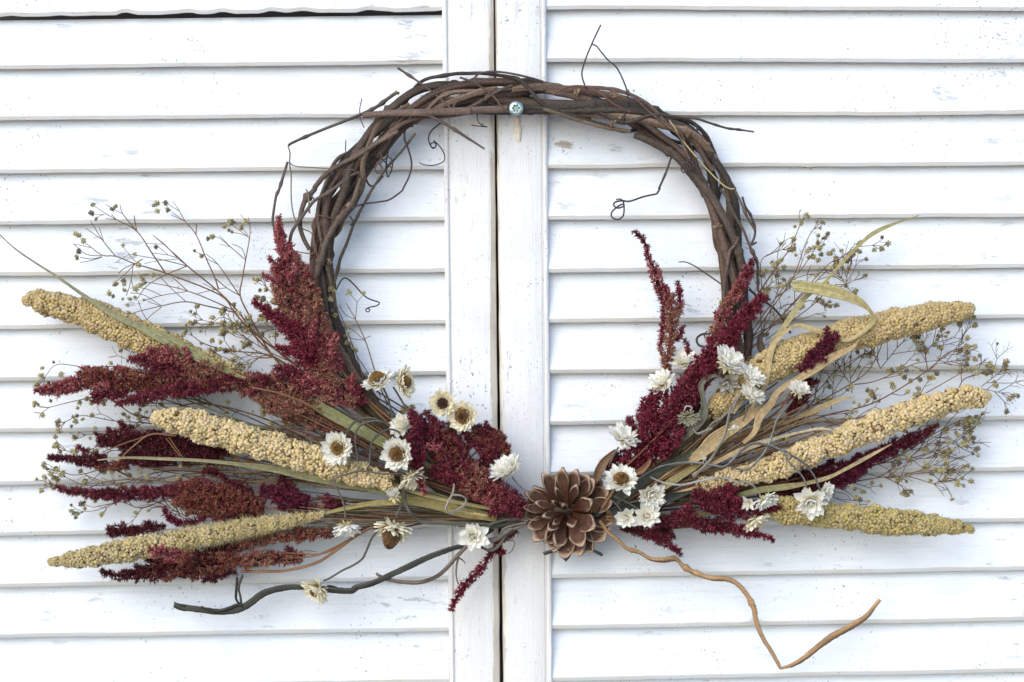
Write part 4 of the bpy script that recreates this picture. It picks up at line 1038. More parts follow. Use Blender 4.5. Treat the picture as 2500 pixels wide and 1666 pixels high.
stemthing('pale grey zigzag loop of stem left of the cone', [
    (tl(*OO, [(1455, 385), (1440, 480), (1385, 600), (1358, 670), (1400, 722), (1460, 700), (1570, 625), (1588, 560), (1530, 520), (1430, 510)]), 142, (2.8, 2.8))], (0.27, 0.235, 0.19))
stemthing('three curled grey stem loops standing over the green blade', [
    (tl(*NN, [(760, 1040), (640, 950), (480, 898), (330, 930), (240, 1030), (215, 1130)]), (120, 160, 162), (2.3, 2.6)),
    (tl(*NN, [(760, 1050), (680, 970), (560, 935), (400, 965), (330, 1050), (318, 1200), (345, 1370), (270, 1385)]), (122, 168, 170), (2.3, 2.6)),
    (tl(*NN, [(860, 1120), (800, 1050), (690, 1032), (570, 1100), (500, 1200), (485, 1330), (480, 1440), (450, 1480)]), (140, 175, 170), (2.3, 2.5))], GREY)
stemthing('curly weathered stems and shreds just left of the cone', [
    (tl(*OO, [(1800, 910), (1900, 840), (2050, 795), (2200, 790), (2300, 800)]), 118, (3.6, 3.0)), (tl(*OO, [(1830, 1020), (1960, 990), (2030, 900), (2150, 860), (2280, 830)]), 114, (2.4, 3.0)),
    (tl(*OO, [(1760, 1110), (1870, 1150), (1960, 1100), (2060, 960), (2180, 890), (2280, 860)]), 112, (3.2, 3.0)), (tl(*OO, [(1810, 1060), (1920, 1030), (2010, 980), (2120, 900)]), 118, (4.5, 3.0)), (tl(*OO, [(1500, 860), (1700, 870), (1900, 880), (2250, 860)]), 98, (4, 4))], (0.18, 0.15, 0.12))
stemthing('silvery stem waving across the right bundle just above the crimson tuft', [
    (tl(*WW, [(650, 400), (800, 465), (1000, 490), (1150, 460), (1330, 420), (1450, 408), (1600, 440), (1670, 490)]), (140, 164, 160), (2.3, 3.2)),
    (tl(*WW, [(1670, 470), (1740, 452), (1830, 500), (1880, 560), (1915, 620)]), 160, (2.2, 2.0))], SILV)
stemthing('long dark stem rising then dropping as two hooks over the middle right millet', [
    (tl(*WW, [(480, 470), (570, 390), (750, 290), (950, 248), (1150, 235), (1350, 262), (1500, 280), (1600, 200), (1700, 90), (1830, 15), (2000, 35), (2200, 110)]) + tl(*XX, [(280, 220), (420, 310), (560, 410), (650, 530), (715, 680)]), (120, 150, 168, 170, 160), (3.4, 2.6)),
    (tl(*XX, [(290, 225), (360, 370), (450, 460), (530, 560), (565, 690)]), (170, 160), (2.4, 2.8))], (0.17, 0.155, 0.135))
stemthing('thin grey stem hooked below the small white bud among the tan blades', [
    (tl(*SS, [(1590, 690), (1480, 840), (1420, 970), (1390, 1120), (1350, 1260), (1270, 1400), (1180, 1540), (1000, 1720)]), (155, 162, 150), (2.8, 3.0)),
    (tl(*SS, [(1420, 950), (1320, 1040), (1230, 1090), (1170, 1160), (1100, 1230)]), (150, 154), (2.4, 2.2)), (tl(*SS, [(1000, 1170), (1050, 1222), (1130, 1192), (1220, 1160)]), 156, (2.6, 2.6))], (0.25, 0.22, 0.185))
stemthing('thin grey stem trailing down from the white cup-shaped flower', [
    (tl(*SS, [(2140, 830), (2050, 950), (1960, 1070), (1920, 1200), (1880, 1330), (1800, 1460), (1640, 1620), (1480, 1620)]), (150, 162, 150), (2.0, 2.6))], (0.22, 0.20, 0.175))
stemthing('short dark broken stem ends poking out below the cone', [
    (tl(*PP, [(1070, 1190), (1130, 1168), (1210, 1140), (1300, 1080)]), 88, (4.2, 4)), (tl(*PP, [(1740, 1200), (1660, 1160), (1580, 1120), (1480, 1060)]), 88, (4.8, 4.4)), (tl(*PP, [(1310, 1265), (1340, 1230), (1370, 1180)]), 84, (5, 4))], (0.06, 0.054, 0.047))
tg = tl(*WW, [(60, 900), (170, 1040), (260, 1110), (380, 1222)]) + tl(*YY, [(340, 212), (430, 260), (530, 270), (625, 262), (690, 325), (800, 380), (900, 412), (1020, 422), (1100, 460), (1170, 540), (1222, 640), (1243, 740), (1290, 860), (1350, 960), (1400, 1050), (1428, 1103)], 0.3187)
t = thing('bent_twig', w1(1480, 1290, 90), 'long tan twig bent in a sharp V, trailing off at the lower right', 'twig')
twig([(x + 1.5, y + 2.2) for x, y in tg], (94, 68, 54), (3.4, 3.2, 4.0, 5.2, 3.0), (0.17, 0.09, 0.05), 'twig', parent=t, mat=M_stem, wob=0.7, rough=0.04)
twig(tg, (96, 70, 56), (4.4, 4.0, 4.8, 6.2, 4.0), (0.38, 0.235, 0.12), 'twig', parent=t, mat=M_stem, knots=6, wob=0.5, rough=0.04)
twig(tl(*YY, [(1428, 1106), (1500, 1085), (1600, 1030), (1700, 950), (1820, 860), (1950, 790), (2080, 710), (2140, 640), (2192, 578)], 0.3187), 56, (3.0, 5.4, 7.4, 5.6, 4.6), (0.40, 0.26, 0.125), 'twig', parent=t, mat=M_stem, rough=0.04, cap=(0.2, 0.12, 0.07), wob=0.4)
twig([(x + 1.5, y + 4) for x, y in tl(*YY, [(1500, 1085), (1600, 1030), (1700, 950), (1820, 860), (1950, 790), (2080, 710), (2140, 640)], 0.3187)], 55, (2.0, 4.6, 6.0, 4.2, 3.0), (0.20, 0.12, 0.06), 'twig', parent=t, mat=M_stem, wob=0.5, rough=0.05)
for (x, y, q) in [(1553, 1338, -1), (1532, 1346, 1), (1670, 1385, -1), (1845, 1482, -1), (1618, 1368, 1)]:
    twig([(x, y), (x + 3 * q, y - 7)], 62, (2.4, 1.2), (0.24, 0.14, 0.08), 'spur', parent=t, mat=M_stem)

def straw(label, roots, tips, n, d, cols, seed):
    g = random.Random(seed)
    t = thing('straw_bundle', w1(*roots[0], d), label, 'straw', 'bundles of fine dry stalks in the wreath')
    for k in range(n):
        f = (k + g.random()) / n
        j = f * (len(tips) - 1)
        a, b = tips[int(j)], tips[min(len(tips) - 1, int(j) + 1)]
        q = j - int(j)
        tx, ty = a[0] * (1 - q) + b[0] * q + g.uniform(-25, 25), a[1] * (1 - q) + b[1] * q + g.uniform(-18, 18)
        r = g.choice(roots)
        rx, ry = r[0] + g.uniform(-18, 18), r[1] + g.uniform(-12, 12)
        mx, my = (tx + rx) / 2 + g.uniform(-22, 22), (ty + ry) / 2 + g.uniform(-16, 16)
        dd = d + g.uniform(-18, 26)
        twig([(rx, ry), ((rx + mx) / 2, (ry + my) / 2 + g.uniform(-8, 8)), (mx, my), ((tx + mx) / 2, (ty + my) / 2 + g.uniform(-8, 8)), (tx, ty)], (d - 4, dd, dd + g.uniform(-10, 14)), (g.uniform(2.2, 3.6), g.uniform(1.0, 1.8)), g.choice(cols), 'straw', parent=t, mat=M_stem, wob=0.5, knots=g.randint(0, 3), sides=6)
STR = [(0.26, 0.155, 0.075), (0.36, 0.25, 0.125), (0.17, 0.095, 0.05), (0.42, 0.31, 0.165), (0.12, 0.07, 0.042)]
DST = [(0.15, 0.085, 0.045), (0.09, 0.065, 0.04), (0.22, 0.13, 0.065), (0.13, 0.115, 0.055), (0.075, 0.048, 0.034), (0.17, 0.06, 0.045)]
straw('sheaf of tan and brown straw fanning up beside the right flank of the ring', [(1490, 1245), (1540, 1210), (1600, 1170)], [(1790, 870), (1850, 900), (1900, 950), (1960, 990), (2010, 1030), (2020, 1065)], 34, 92, STR, 5)
straw('sheaf of dark brown stalks spreading low behind the crimson tuft and millet', [(1490, 1255), (1560, 1245)], [(1900, 1080), (1960, 1110), (1950, 1160), (1930, 1200)], 18, 78, DST, 6)
straw('sheaf of brown and dark stalks running up-left from the cone to the tall plume', [(1280, 1250), (1220, 1235), (1120, 1180)], [(850, 905), (800, 930), (740, 975), (690, 1010), (660, 1050)], 36, 88, DST, 7)
straw('sheaf of dark olive and red stalks lying low between cone and lowest left millet', [(1280, 1262), (1200, 1258)], [(740, 1200), (760, 1235), (720, 1262), (780, 1300)], 26, 84, DST, 8)
straw('thin brown stalks fanning left behind the pale millet and maroon plumes', [(980, 1180), (900, 1150)], [(420, 960), (330, 1040), (300, 1110), (380, 1160), (470, 1215)], 18, 60, DST, 9)

# ------------------------------------------------------------------ baby's breath sprays
def bud_mesh(seed, c):
    g = np.random.default_rng(seed)
    mb = MB()
    mb.add(IV0 * 4.0 * U, IF0, np.array(c) * 0.55)
    for i in range(16):
        z = 1 - 2 * (i + .5) / 16
        r = math.sqrt(1 - z * z)
        a = i * 2.4
        o = np.array([r * math.cos(a), r * math.sin(a), z])
        s = np.cross(o, g.standard_normal(3))
        s /= np.linalg.norm(s)
        u = np.cross(o, s)
        L = g.uniform(5.5, 8.0)
        p = np.array([o * 2, o * L * .75 + s * 2.3, o * L, o * L * .75 - s * 2.3, o * L * .6 + u * 1.2])
        mb.add(p * U, np.array([[0, 1, 4], [1, 2, 4], [2, 3, 4], [3, 0, 4], [0, 3, 1], [3, 2, 1]]), np.array(c) * g.uniform(0.7, 1.3))
    return mb.mesh('dried_bud', M_bud, smooth=False)
BUDS = [bud_mesh(i, c) for i, c in enumerate([(0.60, 0.53, 0.25), (0.50, 0.43, 0.21), (0.68, 0.60, 0.34), (0.42, 0.36, 0.19), (0.28, 0.24, 0.16), (0.54, 0.43, 0.23)])]
GS = (0.150, 0.085, 0.048)

def breath(label, base, d, mains, buds=(), seed=1, auto=0, blen=(45, 110), budsize=1.0, col=GS, endbuds=0.55, r0=2.0):
    g = random.Random(seed)
    t = thing('babys_breath_spray', w1(*base, d), label, 'dried flower', "baby's breath sprays spreading from the wreath")
    mb = MB()
    ends = []
    def seg_(pts, dep, r, c=col, step=9.0):
        Pw, R = path(pts, dep, r, step)
        tube(mb, Pw, R, np.array(c), 5)
    def twigl(x, y, dp, ang, L, lev, r):
        n = 3
        pts = [(x, y)]
        a = ang
        for k in range(n):
            a += g.uniform(-0.16, 0.16)
            pts.append((pts[-1][0] + math.cos(a) * L / n, pts[-1][1] + math.sin(a) * L / n))
        d2 = dp + g.uniform(-12, 14)
        seg_(pts, (dp, d2), (r, r * 0.7))
        if lev > 0:
            for _ in range(g.choice((2, 2, 3))):
                twigl(*pts[-1], d2, a + g.choice((-1, 1)) * g.uniform(0.25, 0.7), L * g.uniform(0.4, 0.7), lev - 1, r * 0.72)
            if g.random() < 0.5:
                twigl(*pts[2], dp, a + g.choice((-1, 1)) * g.uniform(0.5, 0.9), L * g.uniform(0.35, 0.55), lev - 1, r * 0.65)
        else:
            if g.random() < endbuds:
                ends.append((pts[-1][0], pts[-1][1], d2))
    for mi, mm in enumerate(mains):
        pts, r = mm[0], mm[1]
        dep = mm[2] if len(mm) > 2 else d
        seg_(pts, dep, r, jit((0.17, 0.085, 0.045) if (isinstance(r, tuple) and r[0] > 1.8) else col, .15))
        if auto:
            a = catmull(np.array(pts, float)[:, :2], 8.0)
            n = len(a)
            for k in range(auto):
                i = int(n * (0.28 + 0.52 * (k + g.random()) / auto))
                i = min(n - 2, max(1, i))
                an = math.atan2(*(a[i + 1] - a[i - 1])[::-1])
                side = 1 if (k + mi) % 2 else -1
                twigl(a[i, 0], a[i, 1], (dep if not isinstance(dep, tuple) else sum(dep) / len(dep)), an + side * g.uniform(0.3, 0.75), g.uniform(*blen) * (1.15 - 0.75 * i / n), 2 if g.random() < 0.22 else 1, 1.1)
            an = math.atan2(*(a[-1] - a[-3])[::-1])
            for sg in (-0.35, 0.05, 0.4):
                twigl(a[-1, 0], a[-1, 1], dep if not isinstance(dep, tuple) else dep[-1], an + sg + g.uniform(-.1, .1), g.uniform(14, 28), 1, 1.0)
    part('branch', mb, M_stem, t)
    for b in list(buds) + ends:
        o = link('dried_bud', BUDS[g.randrange(6)], t)
        o.rotation_euler = (g.uniform(0, 6), g.uniform(0, 6), g.uniform(0, 6))
        bd = b[2] if len(b) > 2 else (d if not isinstance(d, tuple) else d[-1]) + g.uniform(-6, 10)
        o.location = w1(b[0], b[1], bd) - t.location
        f = budsize * g.uniform(0.65, 1.35)
        o.scale = (f, f, f)
    return t

A_, B_, D_ = (0, 450), (400, 450), (400, 750)
breath("airy baby's breath spray, the topmost on the left, its buds above the upper millet", (725, 895), 52, [
    ([(760, 930), (725, 894), (623, 814), (583, 763), (532, 711), (460, 652), (438, 631), (400, 597), (374, 575)], (2.8, 1.0)),
    ([(700, 905), (657, 860), (576, 767), (536, 720), (404, 667), (331, 645), (283, 626), (251, 624), (221, 603), (196, 583)], (2.6, 0.9)),
    (tl(*A_, [(1900, 1020), (1750, 800), (1570, 540), (1340, 410), (1200, 330), (1070, 240)]), (1.9, 0.8)), (tl(*A_, [(1570, 540), (1410, 340), (1380, 240)]), (1.4, 0.8)), (tl(*A_, [(1410, 340), (1330, 300), (1210, 230)]), 0.9), (tl(*A_, [(1570, 540), (1540, 360)]), 1.3),
    (tl(*A_, [(1340, 410), (1210, 395)]), 0.9), (tl(*A_, [(1340, 410), (1280, 345)]), 0.9), (tl(*A_, [(1200, 350), (1090, 345)]), 0.7), (tl(*A_, [(1200, 350), (1130, 370), (1110, 400)]), 0.7),
    (tl(*A_, [(1330, 830), (1190, 660), (1100, 520), (1040, 430)]), (1.4, 0.8)), (tl(*A_, [(1190, 650), (985, 505)]), 0.9), (tl(*A_, [(1190, 650), (1140, 500)]), 0.9), (tl(*A_, [(1170, 825), (990, 805), (850, 690)]), 1.0), (tl(*A_, [(1170, 835), (1050, 860), (920, 840)]), 1.0), (tl(*A_, [(1170, 840), (1040, 880), (920, 900)]), 0.9), (tl(*A_, [(1040, 730), (850, 685)]), 0.8),
    (tl(*B_, [(630, 1210), (580, 1060), (480, 840), (370, 580), (240, 420), (180, 310), (100, 190)]), (2.2, 0.8)), (tl(*B_, [(370, 580), (375, 460)]), 1.4), (tl(*B_, [(240, 425), (80, 350)]), 0.9), (tl(*B_, [(240, 425), (90, 320)]), 0.8), (tl(*B_, [(180, 310), (50, 230)]), 0.8),
    (tl(*B_, [(1400, 2150), (1200, 1900), (1010, 1560), (880, 1290), (900, 1100), (940, 870), (985, 620), (990, 480), (970, 380)]), (2.5, 0.8)), (tl(*B_, [(985, 615), (900, 575), (750, 545)]), 0.9), (tl(*B_, [(985, 615), (800, 480)]), 0.9), (tl(*B_, [(990, 470), (880, 350)]), 0.8), (tl(*B_, [(940, 870), (770, 725), (640, 620), (560, 600)]), (1.3, 0.7)), (tl(*B_, [(770, 725), (640, 590)]), 0.8), (tl(*B_, [(760, 720), (645, 690)]), 0.7), (tl(*B_, [(940, 860), (900, 740), (790, 690)]), 0.9), (tl(*B_, [(970, 590), (880, 480)]), 0.8),
    (tl(*B_, [(870, 1280), (620, 920), (480, 800)]), (1.6, 0.8)), (tl(*B_, [(620, 920), (480, 850)]), 0.9), (tl(*B_, [(460, 820), (350, 770)]), 0.8), (tl(*B_, [(870, 1280), (720, 1190), (600, 1090)]), 1.2), (tl(*B_, [(720, 1190), (540, 1220), (380, 1260)]), 0.9), (tl(*B_, [(640, 1240), (450, 1140)]), 0.9),
    (tl(*B_, [(880, 1490), (560, 1340), (280, 1230), (0, 1160)]) + tl(*A_, [(1650, 1130), (1500, 1200)]), (1.9, 0.8)), (tl(*B_, [(850, 1480), (500, 1400), (240, 1350)]) + tl(*A_, [(1850, 1400), (1600, 1460), (1500, 1490)]), (1.9, 0.8)), (tl(*A_, [(2130, 1345), (1950, 1180), (1830, 1050)]), 1.0), (tl(*A_, [(2160, 1230), (1850, 1280), (1650, 1340)]), 1.0), (tl(*A_, [(2160, 1230), (1980, 1070)]), 1.2), (tl(*A_, [(1860, 1400), (1650, 1270), (1500, 1250)]), 0.9), (tl(*A_, [(1860, 1410), (1700, 1540), (1600, 1700)]), 0.9), (tl(*A_, [(1840, 1395), (1690, 1350)]), 0.8), (tl(*A_, [(1860, 1280), (1700, 1210), (1560, 1180)]), 0.9),
    (tl(*A_, [(2150, 940), (1930, 1030), (1700, 1160), (1560, 1340)]), (1.5, 0.8)), (tl(*A_, [(2150, 940), (1870, 870), (1640, 830), (1470, 800)]), (1.3, 0.7)), (tl(*A_, [(2150, 940), (2040, 850), (1900, 700), (1760, 590)]), 1.0), (tl(*A_, [(2040, 850), (1930, 815), (1750, 790)]), 0.9), (tl(*A_, [(1930, 810), (1820, 720)]), 0.8), (tl(*A_, [(2050, 860), (1800, 880), (1660, 915)]), 0.8), (tl(*A_, [(1880, 690), (1680, 680)]), 0.7),
    (tl(*A_, [(1640, 860), (1560, 910), (1420, 1050), (1320, 1130)]), (1.4, 0.8)), (tl(*A_, [(1560, 910), (1420, 970), (1360, 1030)]), 1.0), (tl(*A_, [(1530, 930), (1500, 1130), (1450, 1280)]), 0.9), (tl(*A_, [(1510, 1100), (1540, 1230)]), 0.8), (tl(*A_, [(1480, 790), (1440, 760), (1415, 700)]), 0.7), (tl(*A_, [(1470, 810), (1330, 900)]), 0.7), (tl(*A_, [(1560, 890), (1470, 800)]), 0.8), (tl(*A_, [(1590, 1340), (1640, 1480), (1760, 1660)]), 1.0)],
    tl(*A_, [(1065, 235), (1050, 330), (1105, 400), (1310, 270), (1290, 285), (1330, 255), (1810, 220), (1770, 245), (1905, 215), (1810, 310), (1930, 300), (1920, 280), (890, 580), (865, 570), (910, 590), (960, 640), (955, 660), (905, 770), (885, 850), (880, 830), (1415, 700), (1555, 810), (1545, 800), (1790, 720), (1600, 1050), (1680, 1040), (1640, 1090), (1330, 1140), (1315, 1160), (1420, 1110), (1425, 1150), (1640, 1150), (1610, 1160), (1430, 1220), (1560, 1200), (1255, 1255), (1300, 1290), (1410, 1320), (1490, 1320), (1550, 1300), (1650, 1330), (1465, 1390), (1480, 1480), (1540, 1500), (1590, 930), (1670, 1135), (1760, 1040)]) +
    tl(*B_, [(770, 430), (750, 420), (790, 440), (765, 455), (700, 490), (750, 530), (780, 548), (550, 610), (560, 605), (505, 630), (350, 765), (430, 825), (940, 430), (885, 490)]), seed=3)
breath("baby's breath filling the gap between the upper left millet and the tall plume", (760, 930), 78, [
    ([(760, 930), (700, 890), (653, 866), (560, 856), (500, 840), (470, 820)], (2.2, 1.0)), ([(740, 905), (690, 870), (640, 820), (590, 800), (545, 775), (515, 790)], (1.6, 0.9)), ([(720, 905), (650, 868), (600, 890), (540, 870)], (1.6, 0.9)), ([(700, 880), (640, 850), (560, 800), (495, 782)], (1.4, 0.8)),
    ([(780, 900), (720, 800), (690, 750), (650, 700)], (1.4, 0.8)), ([(760, 880), (700, 800), (660, 770), (620, 790)], (1.2, 0.8))],
    tl(*D_, [(555, 120), (540, 190), (810, 250), (835, 185), (950, 275), (985, 425), (920, 455), (650, 400), (640, 480), (690, 490), (800, 500), (830, 580), (780, 600), (555, 385), (1215, 340), (1280, 320), (1110, 100), (430, 415)]) + tl(*B_, [(1105, 1220), (1175, 1205), (1270, 1340), (1060, 1300), (1085, 1300), (1210, 1420), (1110, 1520)]), seed=5, auto=5, blen=(35, 75), endbuds=0.5)
breath("baby's breath spray at the left between the rusty plume and the pale millet", (640, 1000), 54, [
    ([(780, 1090), (640, 1020), (480, 985), (350, 1020), (260, 970), (190, 978), (120, 995)], (2.2, 0.9)), ([(700, 1060), (560, 1000), (420, 960), (300, 900), (215, 898), (140, 890), (110, 920)], (1.8, 0.8)), ([(600, 1080), (470, 1060), (380, 1036), (280, 1028), (200, 1015), (160, 1030)], (1.8, 0.9)), ([(560, 1060), (420, 1040), (330, 1080), (260, 1060), (210, 1062)], (1.6, 0.9)), ([(620, 1040), (540, 1040), (440, 990), (380, 985)], (1.4, 0.8)), ([(560, 1010), (470, 962), (400, 940)], (1.8, 1.2))],
    tl(0, 750, [(615, 635), (485, 700), (475, 790), (700, 775), (580, 1075), (1000, 1050), (1050, 1110), (890, 1160), (915, 1100), (840, 1260), (885, 1250), (870, 1310), (820, 1370), (950, 1290), (1055, 1245), (1090, 1390), (645, 1325), (1850, 1120), (1610, 1180), (1685, 1205), (1770, 1200), (1740, 1260), (1600, 1280), (1580, 1225), (2285, 1075), (1190, 1100)]) + tl(*D_, [(405, 1075), (525, 1125), (710, 1210), (820, 1180), (1025, 1200), (960, 1250), (1140, 1230), (1400, 1310), (1500, 1310), (1230, 1340), (735, 1095), (1750, 1360)]), seed=8, auto=4, blen=(40, 85), endbuds=0.4)
breath("tangled baby's breath spray at the far left under the dark maroon plume", (640, 1215), 52, [
    ([(640, 1215), (480, 1186), (360, 1172), (260, 1176), (190, 1200), (130, 1186)], (2.2, 0.9)), ([(560, 1150), (440, 1160), (350, 1175), (270, 1145), (190, 1160), (140, 1150)], (1.8, 0.9)), ([(500, 1180), (400, 1152), (300, 1180), (210, 1185), (160, 1165)], (1.6, 0.8)), ([(480, 1150), (370, 1145), (290, 1100), (220, 1120), (160, 1100)], (1.6, 0.8)), ([(420, 1215), (390, 1225), (340, 1240), (290, 1225), (240, 1245), (205, 1250)], (1.4, 0.7)), ([(620, 1200), (540, 1120), (480, 1130)], (1.4, 0.9)), ([(780, 1180), (690, 1150), (620, 1180), (560, 1150)], (1.4, 0.9)), ([(820, 1260), (720, 1200), (600, 1145), (540, 1130)], (1.6, 0.9)), ([(470, 1270), (440, 1260), (425, 1225)], 1.1), ([(470, 1270), (395, 1230)], 1.0)],
    tl(0, 1050, [(640, 440), (610, 490), (575, 490), (625, 550), (725, 490), (690, 520), (580, 620), (590, 640), (615, 675), (920, 480), (900, 370), (880, 390), (1040, 400), (1100, 430), (1150, 470), (1510, 370), (1550, 385), (1485, 520), (1610, 480), (1690, 530), (970, 610), (1160, 600), (1300, 610), (1380, 630), (1440, 635), (1270, 690), (975, 905), (970, 830), (990, 790), (1095, 820), (1560, 950), (2130, 815), (2150, 900), (2110, 890), (2280, 860), (2145, 975), (1020, 230), (830, 240), (865, 250), (1035, 95)]) + tl(400, 1050, [(790, 440), (800, 340), (890, 520), (1060, 490), (610, 420), (660, 340), (540, 530), (1570, 575)]), seed=13, auto=4, blen=(35, 80), endbuds=0.4)
breath("few baby's breath twigs with pale buds on the inner left edge of the vine ring", (880, 970), 66, [
    ([(900, 985), (880, 900), (860, 840), (840, 790), (820, 740), (812, 712)], (1.6, 0.8)), ([(930, 970), (895, 905), (872, 870), (855, 835)], (1.3, 0.8)), ([(915, 905), (893, 835), (868, 780), (845, 740)], (1.6, 1.0)), ([(868, 780), (872, 738)], 0.9), ([(872, 738), (850, 712)], 0.7), ([(872, 738), (890, 717)], 0.7), ([(893, 835), (860, 805), (838, 800)], 0.9), ([(868, 780), (845, 770), (828, 745)], 0.9), ([(905, 820), (880, 830), (838, 822)], 0.9)],
    [(808, 705), (812, 722), (806, 732), (815, 710), (852, 714), (888, 716), (812, 760), (818, 770), (843, 822), (850, 812), (862, 852), (846, 838), (868, 855), (856, 838), (852, 795)], seed=21, endbuds=0.6)
R_, V_ = (1850, 500), (2000, 800)
breath("upright baby's breath spray above the curled tan blade on the right", (1760, 920), 58, [
    ([(1760, 920), (1800, 800), (1860, 705), (1905, 640), (1930, 605), (1945, 570), (1955, 545)], (2.4, 0.9)), ([(1780, 910), (1880, 760), (1935, 680), (1965, 600), (1980, 568), (1987, 560)], (1.9, 0.8)), ([(1790, 900), (1900, 780), (1990, 680), (2030, 640), (2070, 620)], (1.8, 0.9)), ([(1800, 890), (1920, 760), (2010, 670), (2060, 625), (2090, 605), (2130, 600)], (1.6, 0.8)), ([(1800, 860), (1900, 720), (1955, 660), (1995, 600)], (1.4, 0.8)), ([(1870, 830), (1985, 745), (2030, 700), (2065, 695), (2085, 685)], (1.2, 0.8)), ([(2065, 695), (2050, 672)], 0.8), ([(2065, 697), (2070, 660)], 0.8), ([(1860, 705), (1860, 635), (1910, 610)], (1.2, 0.7)), ([(1740, 900), (1850, 820), (1960, 740), (2000, 740)], (1.8, 1.0)), ([(1760, 940), (1830, 830), (1900, 790)], (2.2, 1.2)), ([(1860, 820), (1855, 740), (1850, 700)], (1.2, 0.8))],
    tl(*R_, [(435, 580), (165, 670), (225, 665), (265, 640), (300, 720), (220, 750), (140, 760), (80, 760), (695, 355), (750, 390), (690, 420), (755, 460), (720, 490), (700, 500), (600, 500), (640, 490), (570, 530), (730, 570), (825, 555), (845, 570), (590, 600), (640, 600), (690, 640), (900, 620), (880, 650), (920, 660), (900, 690), (1335, 520), (1150, 535), (1020, 660), (310, 870), (330, 920), (290, 940), (360, 930), (240, 920), (230, 940), (130, 970), (60, 1000), (95, 1010), (820, 1110), (740, 1110), (780, 1160), (830, 1170), (690, 1090), (500, 1180), (180, 1260), (1040, 750), (960, 720), (690, 800), (370, 510), (500, 210), (430, 250)]), seed=31, auto=3, blen=(40, 75), endbuds=0.3)
breath("baby's breath spray spreading right between the two upper right millet heads", (1850, 1080), 62, [
    ([(1830, 1090), (1950, 1010), (2065, 945), (2120, 905), (2150, 850), (2155, 830)], (2.0, 1.0)), ([(1860, 1080), (2000, 1020), (2130, 985), (2250, 915), (2310, 865), (2330, 855)], (2.2, 0.9)), ([(1900, 1075), (2080, 1025), (2200, 985), (2260, 960), (2340, 915), (2390, 890)], (2.0, 0.8)), ([(1850, 1060), (1985, 965), (2040, 905), (2100, 870)], (1.6, 0.9)), ([(1860, 1050), (1980, 985), (1990, 930), (2010, 900)], (1.3, 0.8)), ([(2080, 940), (2140, 930), (2230, 890), (2290, 880)], (1.4, 0.8)), ([(2265, 905), (2258, 860), (2255, 840)], 1.3), ([(2258, 860), (2285, 832)], 0.8), ([(2265, 910), (2310, 865), (2345, 858)], 1.0), ([(2285, 890), (2335, 880)], 0.8), ([(2150, 900), (2190, 850), (2205, 835)], 1.1), ([(2150, 900), (2125, 845)], 1.3), ([(2340, 950), (2355, 925), (2395, 912)], 1.1), ([(2395, 945), (2440, 910)], 1.0), ([(2400, 950), (2445, 960)], 0.8), ([(2080, 960), (2075, 900), (2080, 850)], (1.3, 0.9)), ([(2075, 935), (2050, 900)], 1.1), ([(2030, 1000), (2035, 930), (2040, 890)], 1.1)],
    tl(*V_, [(1165, 185), (1150, 260), (1130, 250), (1215, 235), (1180, 265), (1360, 145), (1330, 195), (1610, 275), (1365, 345), (1580, 380), (1620, 435), (1540, 490), (1620, 495), (1930, 445), (1780, 465), (1720, 480), (1810, 520), (2010, 620), (2030, 670), (1290, 575), (1260, 570), (1120, 505), (440, 280), (490, 330), (550, 330), (360, 340), (350, 440), (460, 450), (830, 500), (800, 500), (900, 470), (950, 450), (930, 520), (980, 570), (1050, 610), (1160, 600), (840, 660), (830, 640), (850, 680), (1140, 700), (1150, 760), (1110, 770), (115, 680), (600, 740), (590, 760), (620, 780), (550, 840), (620, 860), (460, 890), (400, 860), (560, 720), (640, 810), (690, 850), (170, 560)]), seed=37, auto=3, blen=(40, 85), endbuds=0.3)
breath("baby's breath spray fanning out to the right below the middle right millet head", (1900, 1215), 54, [
    ([(1880, 1210), (2040, 1160), (2120, 1138), (2240, 1115), (2310, 1090), (2350, 1060)], (2.2, 0.9)), ([(1950, 1215), (2080, 1178), (2200, 1163), (2280, 1182)], (2.2, 1.0)), ([(2000, 1180), (2110, 1145), (2200, 1110), (2280, 1060), (2340, 1030), (2380, 1020)], (1.8, 0.8)), ([(2205, 1163), (2270, 1140), (2310, 1120)], (1.4, 0.8)), ([(2210, 1160), (2290, 1152), (2315, 1148)], 1.2), ([(2280, 1182), (2300, 1172)], 1.0), ([(2120, 1140), (2150, 1105), (2240, 1050)], (1.3, 0.8)), ([(2170, 1105), (2260, 1120), (2340, 1090)], (1.2, 0.8)), ([(2110, 1155), (2150, 1165), (2190, 1165)], 1.1), ([(2200, 1160), (2230, 1110), (2290, 1070)], 1.1), ([(2300, 1080), (2360, 1090)], 0.8), ([(2260, 1080), (2330, 1040)], 0.9)],
    tl(*V_, [(1740, 1025), (1810, 1030), (1700, 1060), (1780, 1090), (1830, 1100), (1720, 1130), (1770, 1150), (1750, 1165), (1690, 1220), (1590, 1240), (1570, 1210), (1660, 1270), (1700, 1290), (1770, 1270), (1775, 1320), (1650, 1320), (1690, 1340), (1700, 1370), (1640, 1350), (1450, 1430), (1430, 1470), (1380, 1400), (1340, 1470), (1330, 1490), (1360, 1530), (1460, 1530), (1210, 1450), (1190, 1400), (980, 1430), (1040, 1525), (1480, 1150), (1430, 1190), (1600, 1110)]) + tl(*XX, [(1930, 390), (1910, 440), (2050, 450), (2100, 480), (2180, 480), (2000, 500), (1980, 580), (2155, 570), (2165, 350), (2165, 390), (2170, 430), (2150, 290), (2210, 500), (2130, 470)]), seed=43, auto=3, blen=(40, 80), endbuds=0.35)
